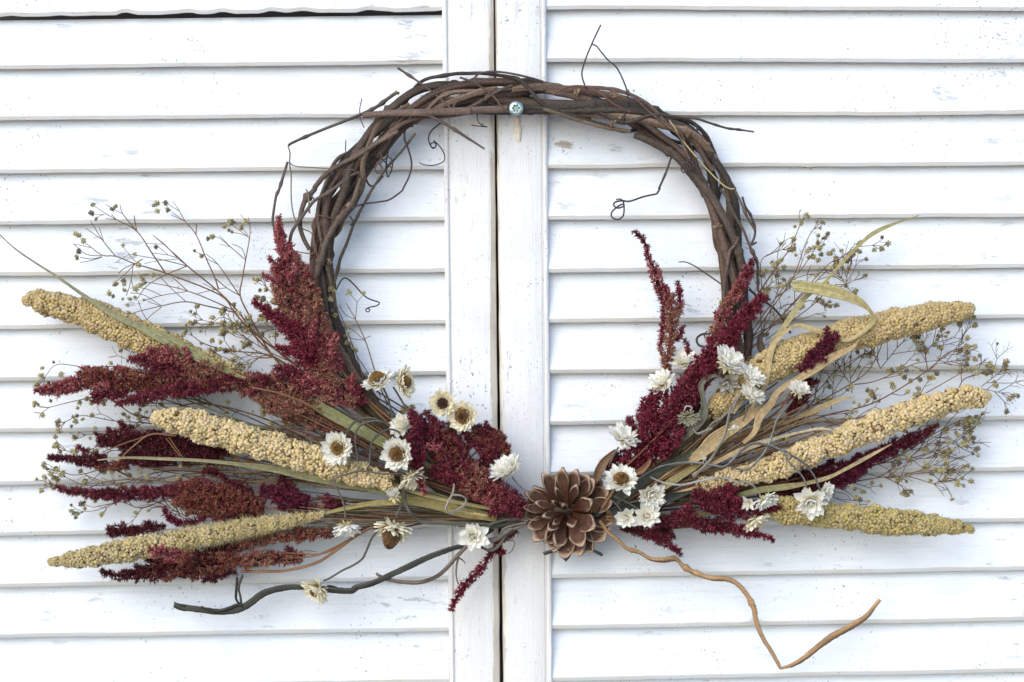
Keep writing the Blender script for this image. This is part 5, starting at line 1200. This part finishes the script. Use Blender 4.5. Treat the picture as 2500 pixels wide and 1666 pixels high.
breath("small baby's breath sprig just above the lowest right millet head", (1990, 1200), 80, [
    ([(1980, 1215), (2020, 1196), (2070, 1188), (2100, 1195), (2112, 1200)], (1.5, 0.8)), ([(1990, 1205), (2045, 1192), (2080, 1210), (2090, 1218)], (1.2, 0.8)), ([(2020, 1212), (2060, 1220), (2110, 1224), (2122, 1226)], 1.0), ([(2030, 1200), (2065, 1207), (2076, 1220)], 0.9), ([(2040, 1218), (2080, 1230), (2118, 1232)], 0.9)],
    tl(*XX, [(1100, 660), (1110, 685), (1195, 715), (1225, 710), (1120, 770), (1130, 790), (1180, 800), (1265, 820), (1080, 650)]), seed=47)
breath("matted dry baby's breath twigs deep in the right bundle below the tan blades", (1560, 1220), 72, [
    ([(1500, 1250), (1640, 1160), (1760, 1090), (1880, 1050), (2050, 1025)], (2.6, 1.4)), ([(1500, 1255), (1680, 1170), (1820, 1110), (1900, 1060), (1990, 990)], (2.2, 1.2)), ([(1520, 1240), (1640, 1130), (1740, 1040), (1810, 980)], (2.2, 1.2)), ([(1560, 1230), (1740, 1150), (1830, 1120), (1890, 1090)], (1.8, 1.0)), ([(1640, 1180), (1780, 1080), (1870, 1030), (2060, 1010)], (2.0, 1.0)), ([(1700, 1150), (1820, 1070), (1900, 1040), (2010, 1030)], (1.8, 1.0))], (), seed=53, auto=6, blen=(35, 70), endbuds=0.3)
breath("matted dry baby's breath twigs deep in the left bundle behind the pale millet", (1000, 1150), 66, [
    ([(1150, 1220), (1000, 1150), (880, 1090), (760, 1050), (660, 1010)], (2.6, 1.4)), ([(1120, 1215), (960, 1150), (830, 1080), (720, 1060)], (2.2, 1.2)), ([(1100, 1190), (980, 1100), (900, 1030), (860, 960)], (2.2, 1.2)), ([(1080, 1190), (960, 1080), (910, 1000), (880, 940)], (1.8, 1.0)), ([(1060, 1180), (900, 1070), (800, 1040), (700, 1040)], (2.0, 1.0)), ([(1120, 1200), (1010, 1080), (950, 990), (930, 950)], (2.2, 1.4))], (), seed=59, auto=6, blen=(35, 70), endbuds=0.35)

# ------------------------------------------------------------------ papery white flowers
def petal_mesh(wid, cup, c_base, c_tip, pointy=1.0, seed=0):
    nx, ny = 7, 5
    g = np.random.default_rng(seed)
    V, C = [], []
    for i in range(nx):
        t = i / (nx - 1)
        w = wid * math.sin(math.pi * min(1, 0.16 + 0.80 * t)) ** (0.75) * (1 if t < .97 else 0.25)
        for j in range(ny):
            u = j / (ny - 1) * 2 - 1
            z = cup * (t ** 2) * 0.28 + 0.22 * wid * u * u * (1 - 0.4 * t) + g.uniform(-.008, .008)
            V.append((t * (1 - 0.05 * abs(u) * pointy * t), u * w / 2, z))
            k = min(1, max(0, (t - 0.08) / 0.5))
            C.append(np.array(c_base) * (1 - k) + np.array(c_tip) * k)
    F = [(i * ny + j, (i + 1) * ny + j, (i + 1) * ny + j + 1, i * ny + j + 1) for i in range(nx - 1) for j in range(ny - 1)]
    mb = MB()
    mb.add(V, np.array(F), np.array(C))
    return mb.mesh('petal', M_petal)
WH, CR = (0.95, 0.925, 0.85), (0.93, 0.86, 0.66)
PET = {'white': [petal_mesh(0.50, 0.8, (0.90, 0.78, 0.42), WH, seed=s) for s in range(3)],
       'cream': [petal_mesh(0.52, 0.7, (0.82, 0.72, 0.44), CR, seed=s) for s in range(3)],
       'wide': [petal_mesh(0.60, 0.7, (0.92, 0.84, 0.58), WH, seed=s) for s in range(3)],
       'grey': [petal_mesh(0.5, 0.6, (0.50, 0.44, 0.34), (0.60, 0.56, 0.49), seed=s) for s in range(2)],
       'wilt': [petal_mesh(0.4, 0.3, (0.45, 0.38, 0.20), (0.60, 0.56, 0.40), seed=s) for s in range(2)]}
BRA = [petal_mesh(0.30, -0.2, (0.60, 0.48, 0.18), (0.90, 0.80, 0.50), seed=s) for s in range(2)]

RINGS = {
    'open': [(19, 1.06, 2, .28), (18, 1.0, 13, .28), (16, .88, 26, .28), (13, .72, 44, .28)],
    'cup': [(12, 1.0, 30, .10), (11, .95, 45, .08), (9, .85, 60, .06), (7, .7, 76, .04)],
    'closed': [(9, 1.0, 8, .06), (9, .9, 26, .06), (8, .74, 46, .05), (7, .58, 66, .04), (5, .46, 80, .02)],
    'back': [(18, 1.08, 0, .10), (16, 1.02, 13, .10), (14, .9, 28, .10), (10, .72, 48, .08)],
    'bud': [(8, 1.0, 52, .03), (7, .95, 66, .03), (6, .85, 78, .02)]}

def flower(label, x, y, d, r, face, kind='open', tint='white', disc=None, stem=None, bracts=10, seed=0, disc_col=((0.27, 0.155, 0.05), (0.10, 0.05, 0.02)), group=True):
    g = random.Random(int(x * 7 + y))
    r *= 1.06 if kind == 'open' else 1.12
    cen = w1(x, y, d)
    f = Vector((face[0], -face[2], face[1])).normalized()
    t = thing('everlasting_flower', cen, label, 'flower', 'white everlasting flowers in the wreath')
    Q = f.to_track_quat('Z', 'Y').to_matrix().to_4x4()
    spin = Matrix.Rotation(g.uniform(0, 6.28), 4, 'Z')
    def petals(meshes, n, ln, el, base, nm='petal'):
        for k in range(n):
            a = 2 * math.pi * k / n + g.uniform(-.16, .16)
            L = ln * r * U * g.uniform(0.80, 1.08) * (1 - base)
            e = math.radians(el + g.uniform(-11, 11))
            m = Q @ spin @ Matrix.Rotation(a, 4, 'Z') @ Matrix.Translation((base * r * U, 0, 0)) @ Matrix.Rotation(-e, 4, 'Y') @ Matrix.Rotation(g.uniform(-.45, .45), 4, 'X') @ Matrix.Diagonal((L, L * g.uniform(.9, 1.1), L, 1))
            o = link(nm, g.choice(meshes), t)
            o.matrix_local = m
    opn = g.uniform(-5, 9)
    for (n, ln, el, base) in RINGS[kind]:
        petals(PET[tint], max(4, n + g.randint(-2, 1)), ln * g.uniform(.94, 1.04), min(84, el + opn), base)
        spin = spin @ Matrix.Rotation(0.21, 4, 'Z')
    if bracts:
        petals(BRA, bracts, 0.62, -18, .04, 'bract')
    if disc:
        dr, dh = disc                       # disc radius and height in u
        mb = MB()
        n = int(60 + dr * dr * 0.5)
        V0 = IV0 * np.array([1, 1, 0.6]) * dr * 0.92
        V0 = V0 + np.array([0, 0, dh * 0.35])
        vv, cc_, ff = [], [], []
        for i in range(n):
            q = math.sqrt((i + .5) / n)
            a = i * 2.39996
            h = dh * (1 - q ** 2.2)
            p = np.array([dr * q * math.cos(a), dr * q * math.sin(a), h])
            o = np.array([q * math.cos(a) * 0.8, q * math.sin(a) * 0.8, 1.0 - 0.4 * q]) + np.array([g.gauss(0, .12), g.gauss(0, .12), 0])
            o /= np.linalg.norm(o)
            s = np.cross(o, (g.gauss(0, 1), g.gauss(0, 1), g.gauss(0, 1)))
            s /= np.linalg.norm(s)
            u = np.cross(o, s)
            L, w = g.uniform(3.0, 4.6), 1.05
            base = [p - o * 2 + s * w, p - o * 2 - s * w * .5 + u * w * .87, p - o * 2 - s * w * .5 - u * w * .87]
            top = [b_ + o * (L + 2) for b_ in base]
            mb.add(np.array(base + top) * U, [np.array([[0, 1, 4, 3], [1, 2, 5, 4], [2, 0, 3, 5]]), np.array([[3, 4, 5]])],
                   np.array(disc_col[0] if q > 0.35 or g.random() < .4 else disc_col[1]) * g.uniform(.65, 1.45))
        # floor of the disc
        rr = np.linspace(0, 1, 6)
        m_ = 20
        Vd = np.array([[(dr * q * math.cos(2 * math.pi * k / m_), dr * q * math.sin(2 * math.pi * k / m_), dh * (1 - q ** 2.2) - 1.5) for k in range(m_)] for q in rr]).reshape(-1, 3)
        Fd = np.array([(a * m_ + b, a * m_ + (b + 1) % m_, (a + 1) * m_ + (b + 1) % m_, (a + 1) * m_ + b) for a in range(5) for b in range(m_)])
        mb.add(Vd * U, Fd, np.array(disc_col[1]) * 0.6)
        me = mb.mesh('disc', M_disc, smooth=False)
        o = link('disc', me, t)
        o.matrix_local = Q @ Matrix.Translation((0, 0, 0.10 * r * U))
    if stem:
        twig(stem[0], stem[1], stem[2], stem[3] if len(stem) > 3 else GREY, 'stem', parent=t, mat=M_stem, wob=0.3)
    return t

flower('cream flower by the ring, bulging tan centre tipped toward the upper left', 925, 934, 150, 40, (-.35, .85, .45), 'open', 'white', (21, 22), ([(935, 945), (950, 980), (958, 1020), (962, 1060)], (140, 120), (2.6, 2.6)))
flower('cream flower seen edge-on, its brown centre facing right beside its twin', 983, 934, 146, 38, (.85, .12, .5), 'open', 'cream', (15, 15), ([(960, 945), (985, 985), (1020, 1040), (1060, 1100)], (135, 115), (2.6, 3)))
flower('cream flower with a small dark hollow centre, upper of the pair beside the gap', 1081, 986, 150, 35, (-.1, .12, 1), 'open', 'cream', (13, 1), ([(1070, 1000), (1040, 1005), (1020, 1030), (1040, 1100)], (140, 110), (2.2, 2.6)), disc_col=((0.075, 0.035, 0.02), (0.05, 0.022, 0.014)))
flower('cream flower with a wide brown centre, just below the hollow-centred one', 1131, 1016, 156, 40, (-.42, -.05, 1), 'open', 'cream', (20, 6), ([(1110, 1030), (1095, 1045), (1090, 1075)], (140, 120), (3, 3), DGR), disc_col=((0.20, 0.105, 0.038), (0.08, 0.038, 0.016)))
flower('white flower with golden eye lying on the pale millet head at left', 826, 1094, 180, 41, (-.35, -.1, 1), 'open', 'white', (17, 5))
flower('white flower with the widest golden-brown eye, amid the left bundle', 971, 1109, 186, 43, (-.28, 0, 1), 'open', 'white', (21, 7), disc_col=((0.22, 0.12, 0.042), (0.09, 0.042, 0.018)))
flower('half-hidden white flower tucked behind the wine-red amaranth above the golden eye', 983, 1040, 134, 30, (-.5, .3, .8), 'back', 'white')
flower('white flower showing its yellowish underside, on the gap just above left of the cone', 1240, 1148, 148, 40, (-.45, .75, .35), 'back', 'white', None, ([(1250, 1165), (1272, 1190), (1300, 1205)], 130, (2, 2), (0.2, 0.15, 0.1)), bracts=16)
flower('cream flower hanging below the golden-eyed flower beside a red strand', 1003, 1164, 150, 34, (.45, -.75, .45), 'back', 'cream', None, bracts=16)
flower('small closed pale bud at the bend of the bold olive-grey stem', 962, 1212, 146, 26, (-.2, .5, .9), 'bud', 'white', None, ([(970, 1225), (978, 1240), (966, 1256)], 130, (2.2, 2.4)))
flower('white flower hanging upside down from a wiry stem under the left bundle', 845, 1284, 140, 33, (.1, -.95, .35), 'back', 'white', None, (tl(*OO, [(870, 262), (640, 270), (400, 235), (230, 272), (110, 312), (75, 365), (120, 470), (180, 600), (205, 770)]), (160, 176, 150), (2.0, 2.4)))
flower('pale flower hanging head down with a long brown cone-shaped centre', 962, 1284, 142, 44, (-.22, -.92, .35), 'back', 'cream', (26, 50), ([(982, 1228), (975, 1245), (968, 1262)], 130, (2.8, 3)), disc_col=((0.22, 0.115, 0.05), (0.09, 0.04, 0.018)))
flower('white star-shaped flower with pointed petals below the bundle left of the cone', 1155, 1309, 142, 39, (0, 0, 1), 'closed', 'wide', None, ([(1172, 1300), (1200, 1280), (1240, 1268)], 124, (3, 3)))
flower('pale flower lying on the thick dark bottom stem with a brown centre pointing down left', 778, 1436, 100, 38, (-.62, -.62, .5), 'back', 'cream', (17, 17), (tl(*OO, [(600, 890), (510, 1000), (440, 1160), (400, 1240), (310, 1310), (150, 1390), (0, 1480)]) + [(790, 1418)], (110, 86, 96), (2.8, 2.4)), disc_col=((0.26, 0.14, 0.055), (0.16, 0.08, 0.03)))
flower('white flower with raised golden-brown eye, nearest the cone on its upper right', 1516, 1174, 176, 41, (.05, .62, .75), 'open', 'white', (18, 13), disc_col=((0.23, 0.13, 0.042), (0.09, 0.042, 0.018)))
flower('white flower with creamy middle right of the golden-eyed one by the cone', 1588, 1207, 164, 33, (.2, -.5, .85), 'back', 'white', None, ([(1580, 1212), (1560, 1222), (1538, 1228)], (150, 140), (2, 2.2)))
flower('white many-petalled flower right of the cone, lower of two touching ones', 1578, 1260, 162, 36, (.15, .12, 1), 'closed', 'white', None, ([(1575, 1255), (1540, 1232), (1500, 1212)], (145, 130), (2.4, 2.6)))
flower('small white starry flower touching the right edge of the cone', 1528, 1263, 156, 28, (-.1, -.35, .9), 'closed', 'wide', None, ([(1520, 1252), (1508, 1236), (1495, 1222)], 140, (2, 2)))
flower('white flower left of the crimson plume, at the foot of the upright spike', 1618, 936, 120, 33, (-.5, .6, .65), 'back', 'white', None, bracts=12)
flower('white flower mostly hidden behind the crimson plume inside the ring', 1670, 884, 104, 38, (-.1, .85, .5), 'back', 'white', None, bracts=12)
flower('big white flower over the ring at right, highest of the clustered three', 1776, 888, 168, 43, (.55, .62, .55), 'back', 'white', None, bracts=18)
flower('white flower between the biggest one and the upper right millet head', 1831, 922, 172, 34, (.5, .72, .5), 'back', 'white', None, ([(1822, 940), (1800, 975), (1785, 1010)], 160, (2.2, 2.4), (0.25, 0.22, 0.185)), bracts=16)
flower('white flower with cream base, lowest of the clustered three on the right', 1834, 967, 170, 31, (.5, .72, .5), 'back', 'white', None, ([(1822, 985), (1820, 1010), (1812, 1030)], 155, (1.8, 2)), bracts=16)
flower('greyish faded flower with broad petals under the biggest white one', 1776, 932, 146, 32, (.05, -.55, .8), 'closed', 'grey', None, bracts=0)
flower('white cup-shaped flower alone below the wide tan blade', 1949, 956, 164, 30, (.15, .62, .75), 'cup', 'wide', None, bracts=10)
flower('ragged white flower at the inner edge of the ring above the cone', 1522, 1072, 158, 38, (.35, .8, .4), 'back', 'white', None, ([(1510, 1092), (1498, 1112), (1486, 1140)], (140, 125), (2.2, 2.2)), bracts=18)
flower('wilted greenish-cream flower nodding beside the hooked grey-green leaf', 1680, 1016, 160, 28, (.05, -.8, .5), 'back', 'wilt', None, ([(1684, 1004), (1690, 996), (1676, 992), (1670, 1004)], 166, (2, 2), SILV), bracts=10)
flower('tiny white bud standing on the thin grey stem among the tan blades', 1788, 1049, 168, 17, (.3, .5, .8), 'bud', 'white', None, bracts=5)
flower('big white flower hanging from the hooked stem onto the lowest right millet', 1980, 1222, 160, 44, (-.05, -.45, .88), 'closed', 'wide', None, bracts=8)
flower('white flower tilted right, half behind the big hanging one', 2016, 1200, 132, 23, (.6, .1, .7), 'closed', 'wide', None, bracts=6)
flower('white flower hanging at the tip of the silvery stem', 1868, 1218, 152, 30, (.4, -.75, .45), 'back', 'white', None, bracts=14)
flower('papery cream flower drooping below the crimson tuft', 1838, 1270, 118, 36, (.45, -.75, .3), 'back', 'cream', None, bracts=14)
flower('tiny pale bud half buried at the edge of the tan blades right of the cone', 1719, 1123, 158, 13, (0, .6, .8), 'bud', 'white', None, bracts=4)
flower('little white bloom peeping through the crimson tuft beneath the silvery stem', 1828, 1228, 146, 20, (-.4, -.2, .8), 'closed', 'white', None, bracts=4)

# ------------------------------------------------------------------ pine cone
pc = thing('pine_cone', w1(1386, 1252, 70), 'open brown pine cone with pale-rimmed scales wired to the bottom centre of the ring', 'pine cone')
CX, CY = 1386.0, 1250.0
mb = MB()
tube(mb, W3([(CX, CY + 3, 40), (CX, CY + 1, 62), (CX, CY, 78), (CX, CY, 86), (CX, CY, 88)]), np.array([30, 26, 16, 9, 3]) * U, (0.022, 0.011, 0.008), 14, rough=0.08)
part('core', mb, M_cone, pc)

def scale(tip, width, d_tip, d_base, rb=8, lift=0.0, curl=10, seed=0):
    g = np.random.default_rng(seed + 900)
    tx, ty = 1100 + tip[0] * 0.2125, 1100 + tip[1] * 0.2125
    width = width * (1.14 if d_tip < 116 else 1.06 if d_tip < 145 else 0.98)
    v = np.array([tx - CX, ty - CY])
    Lh = np.linalg.norm(v)
    e = v / (Lh + 1e-9)
    b0 = np.array([CX + e[0] * min(rb, Lh * .35), CY + e[1] * min(rb, Lh * .35), d_base])
    tp = np.array([tx, ty, d_tip])
    ax = tp - b0
    side = np.array([-e[1], e[0], 0])
    side = side + np.array([0, 0, g.uniform(-.8, .8)])
    up = np.cross(ax / np.linalg.norm(ax), side)
    if up[2] < 0:
        up = -up
    nx, ny = 15, 11
    g0 = g.uniform(0.2, 1.7)
    top, bot, Ct, Cb = [], [], [], []
    for i in range(nx):
        t = i / (nx - 1)
        w = width * (0.26 + 0.74 * min(1, t / 0.70) ** 1.5)
        if t > 0.68:
            q = (t - 0.68) / 0.32
            w = width * (1 - 0.42 * q ** 2.3)
        for j in range(ny):
            u = j / (ny - 1) * 2 - 1
            k = 1 - 0.075 * u * u * t
            p = b0 + ax * t * k + side * u * w / 2
            cup = curl * g0 * (t ** 2) * 0.6 + (u * u - .3) * width * 0.17 * t
            ridge = 0.9 * math.exp(-(u / .12) ** 2) * t
            edge = max(abs(u) if t > 0.4 else 0, (t - 0.80) / 0.20 * (1.0 if t > 0.8 else 0))
            rimk = max(0.0, min(1.0, (abs(u) - 0.78) / 0.12)) * min(1, max(0, (t - 0.62) / 0.14))
            rimk = max(rimk, min(1, max(0, (t - 0.90 + 0.05 * u * u) / 0.05)))
            lip = 2.4 * rimk
            p = p + up * (cup + ridge + lip + g.uniform(-.25, .25))
            top.append(p)
            bot.append(p - up * (3.0 + 5.0 * t))
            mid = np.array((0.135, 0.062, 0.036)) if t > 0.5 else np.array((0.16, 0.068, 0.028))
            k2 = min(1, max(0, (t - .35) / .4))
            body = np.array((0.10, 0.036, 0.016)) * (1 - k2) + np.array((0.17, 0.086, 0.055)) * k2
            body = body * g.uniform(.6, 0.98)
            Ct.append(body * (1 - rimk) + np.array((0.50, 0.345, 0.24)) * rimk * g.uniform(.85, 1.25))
            Cb.append(np.array((0.12, 0.075, 0.052)))
    n = nx * ny
    q = np.array([(i * ny + j, (i + 1) * ny + j, (i + 1) * ny + j + 1, i * ny + j + 1) for i in range(nx - 1) for j in range(ny - 1)])
    rim = []
    for i in range(nx - 1):
        rim += [(i * ny, n + i * ny, n + (i + 1) * ny, (i + 1) * ny), ((i + 1) * ny + ny - 1, n + (i + 1) * ny + ny - 1, n + i * ny + ny - 1, i * ny + ny - 1)]
    for j in range(ny - 1):
        a = (nx - 1) * ny + j
        rim.append((a, n + a, n + a + 1, a + 1))
    V = W3(np.array(top + bot))
    m2 = MB()
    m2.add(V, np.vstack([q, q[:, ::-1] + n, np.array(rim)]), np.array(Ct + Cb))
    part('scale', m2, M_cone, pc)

SCALES = [  # tip, width, tip depth, base depth
    # back row, flattest
    ((1740, 340), 32, 86, 56), ((1840, 930), 34, 82, 54), ((1640, 1170), 38, 82, 54), ((1190, 1175), 32, 84, 56), ((845, 590), 24, 94, 60), ((950, 400), 20, 94, 62), ((1370, 260), 22, 92, 62),
    ((1815, 455), 40, 98, 58), ((1892, 800), 46, 92, 54), ((1775, 1035), 48, 94, 56), ((1500, 1215), 42, 92, 54), ((1305, 1240), 44, 94, 56), ((1090, 1065), 32, 96, 58), ((955, 1035), 34, 100, 60),
    ((875, 880), 28, 104, 60), ((822, 760), 26, 104, 60), ((850, 490), 26, 106, 62), ((1050, 262), 30, 112, 64), ((1225, 285), 22, 106, 64), ((1600, 285), 42, 112, 66),
    # middle row
    ((1860, 590), 38, 118, 70), ((1660, 890), 46, 140, 76), ((1510, 1100), 40, 134, 74), ((1190, 1120), 32, 122, 70), ((1285, 192), 27, 134, 74), ((1455, 215), 31, 138, 76), ((828, 655), 22, 126, 70),
    ((1645, 330), 36, 126, 74), ((1120, 920), 26, 140, 76), ((960, 600), 18, 118, 72),
    # inner row, rising toward the viewer
    ((1645, 565), 38, 176, 84), ((1450, 385), 23, 176, 86), ((1410, 890), 26, 184, 88), ((1050, 760), 19, 176, 84), ((1275, 590), 15, 192, 92), ((1200, 420), 15, 164, 84), ((1150, 570), 12, 160, 84), ((1170, 860), 16, 150, 80)]
for i, s_ in enumerate(SCALES):
    scale(*s_, seed=i)
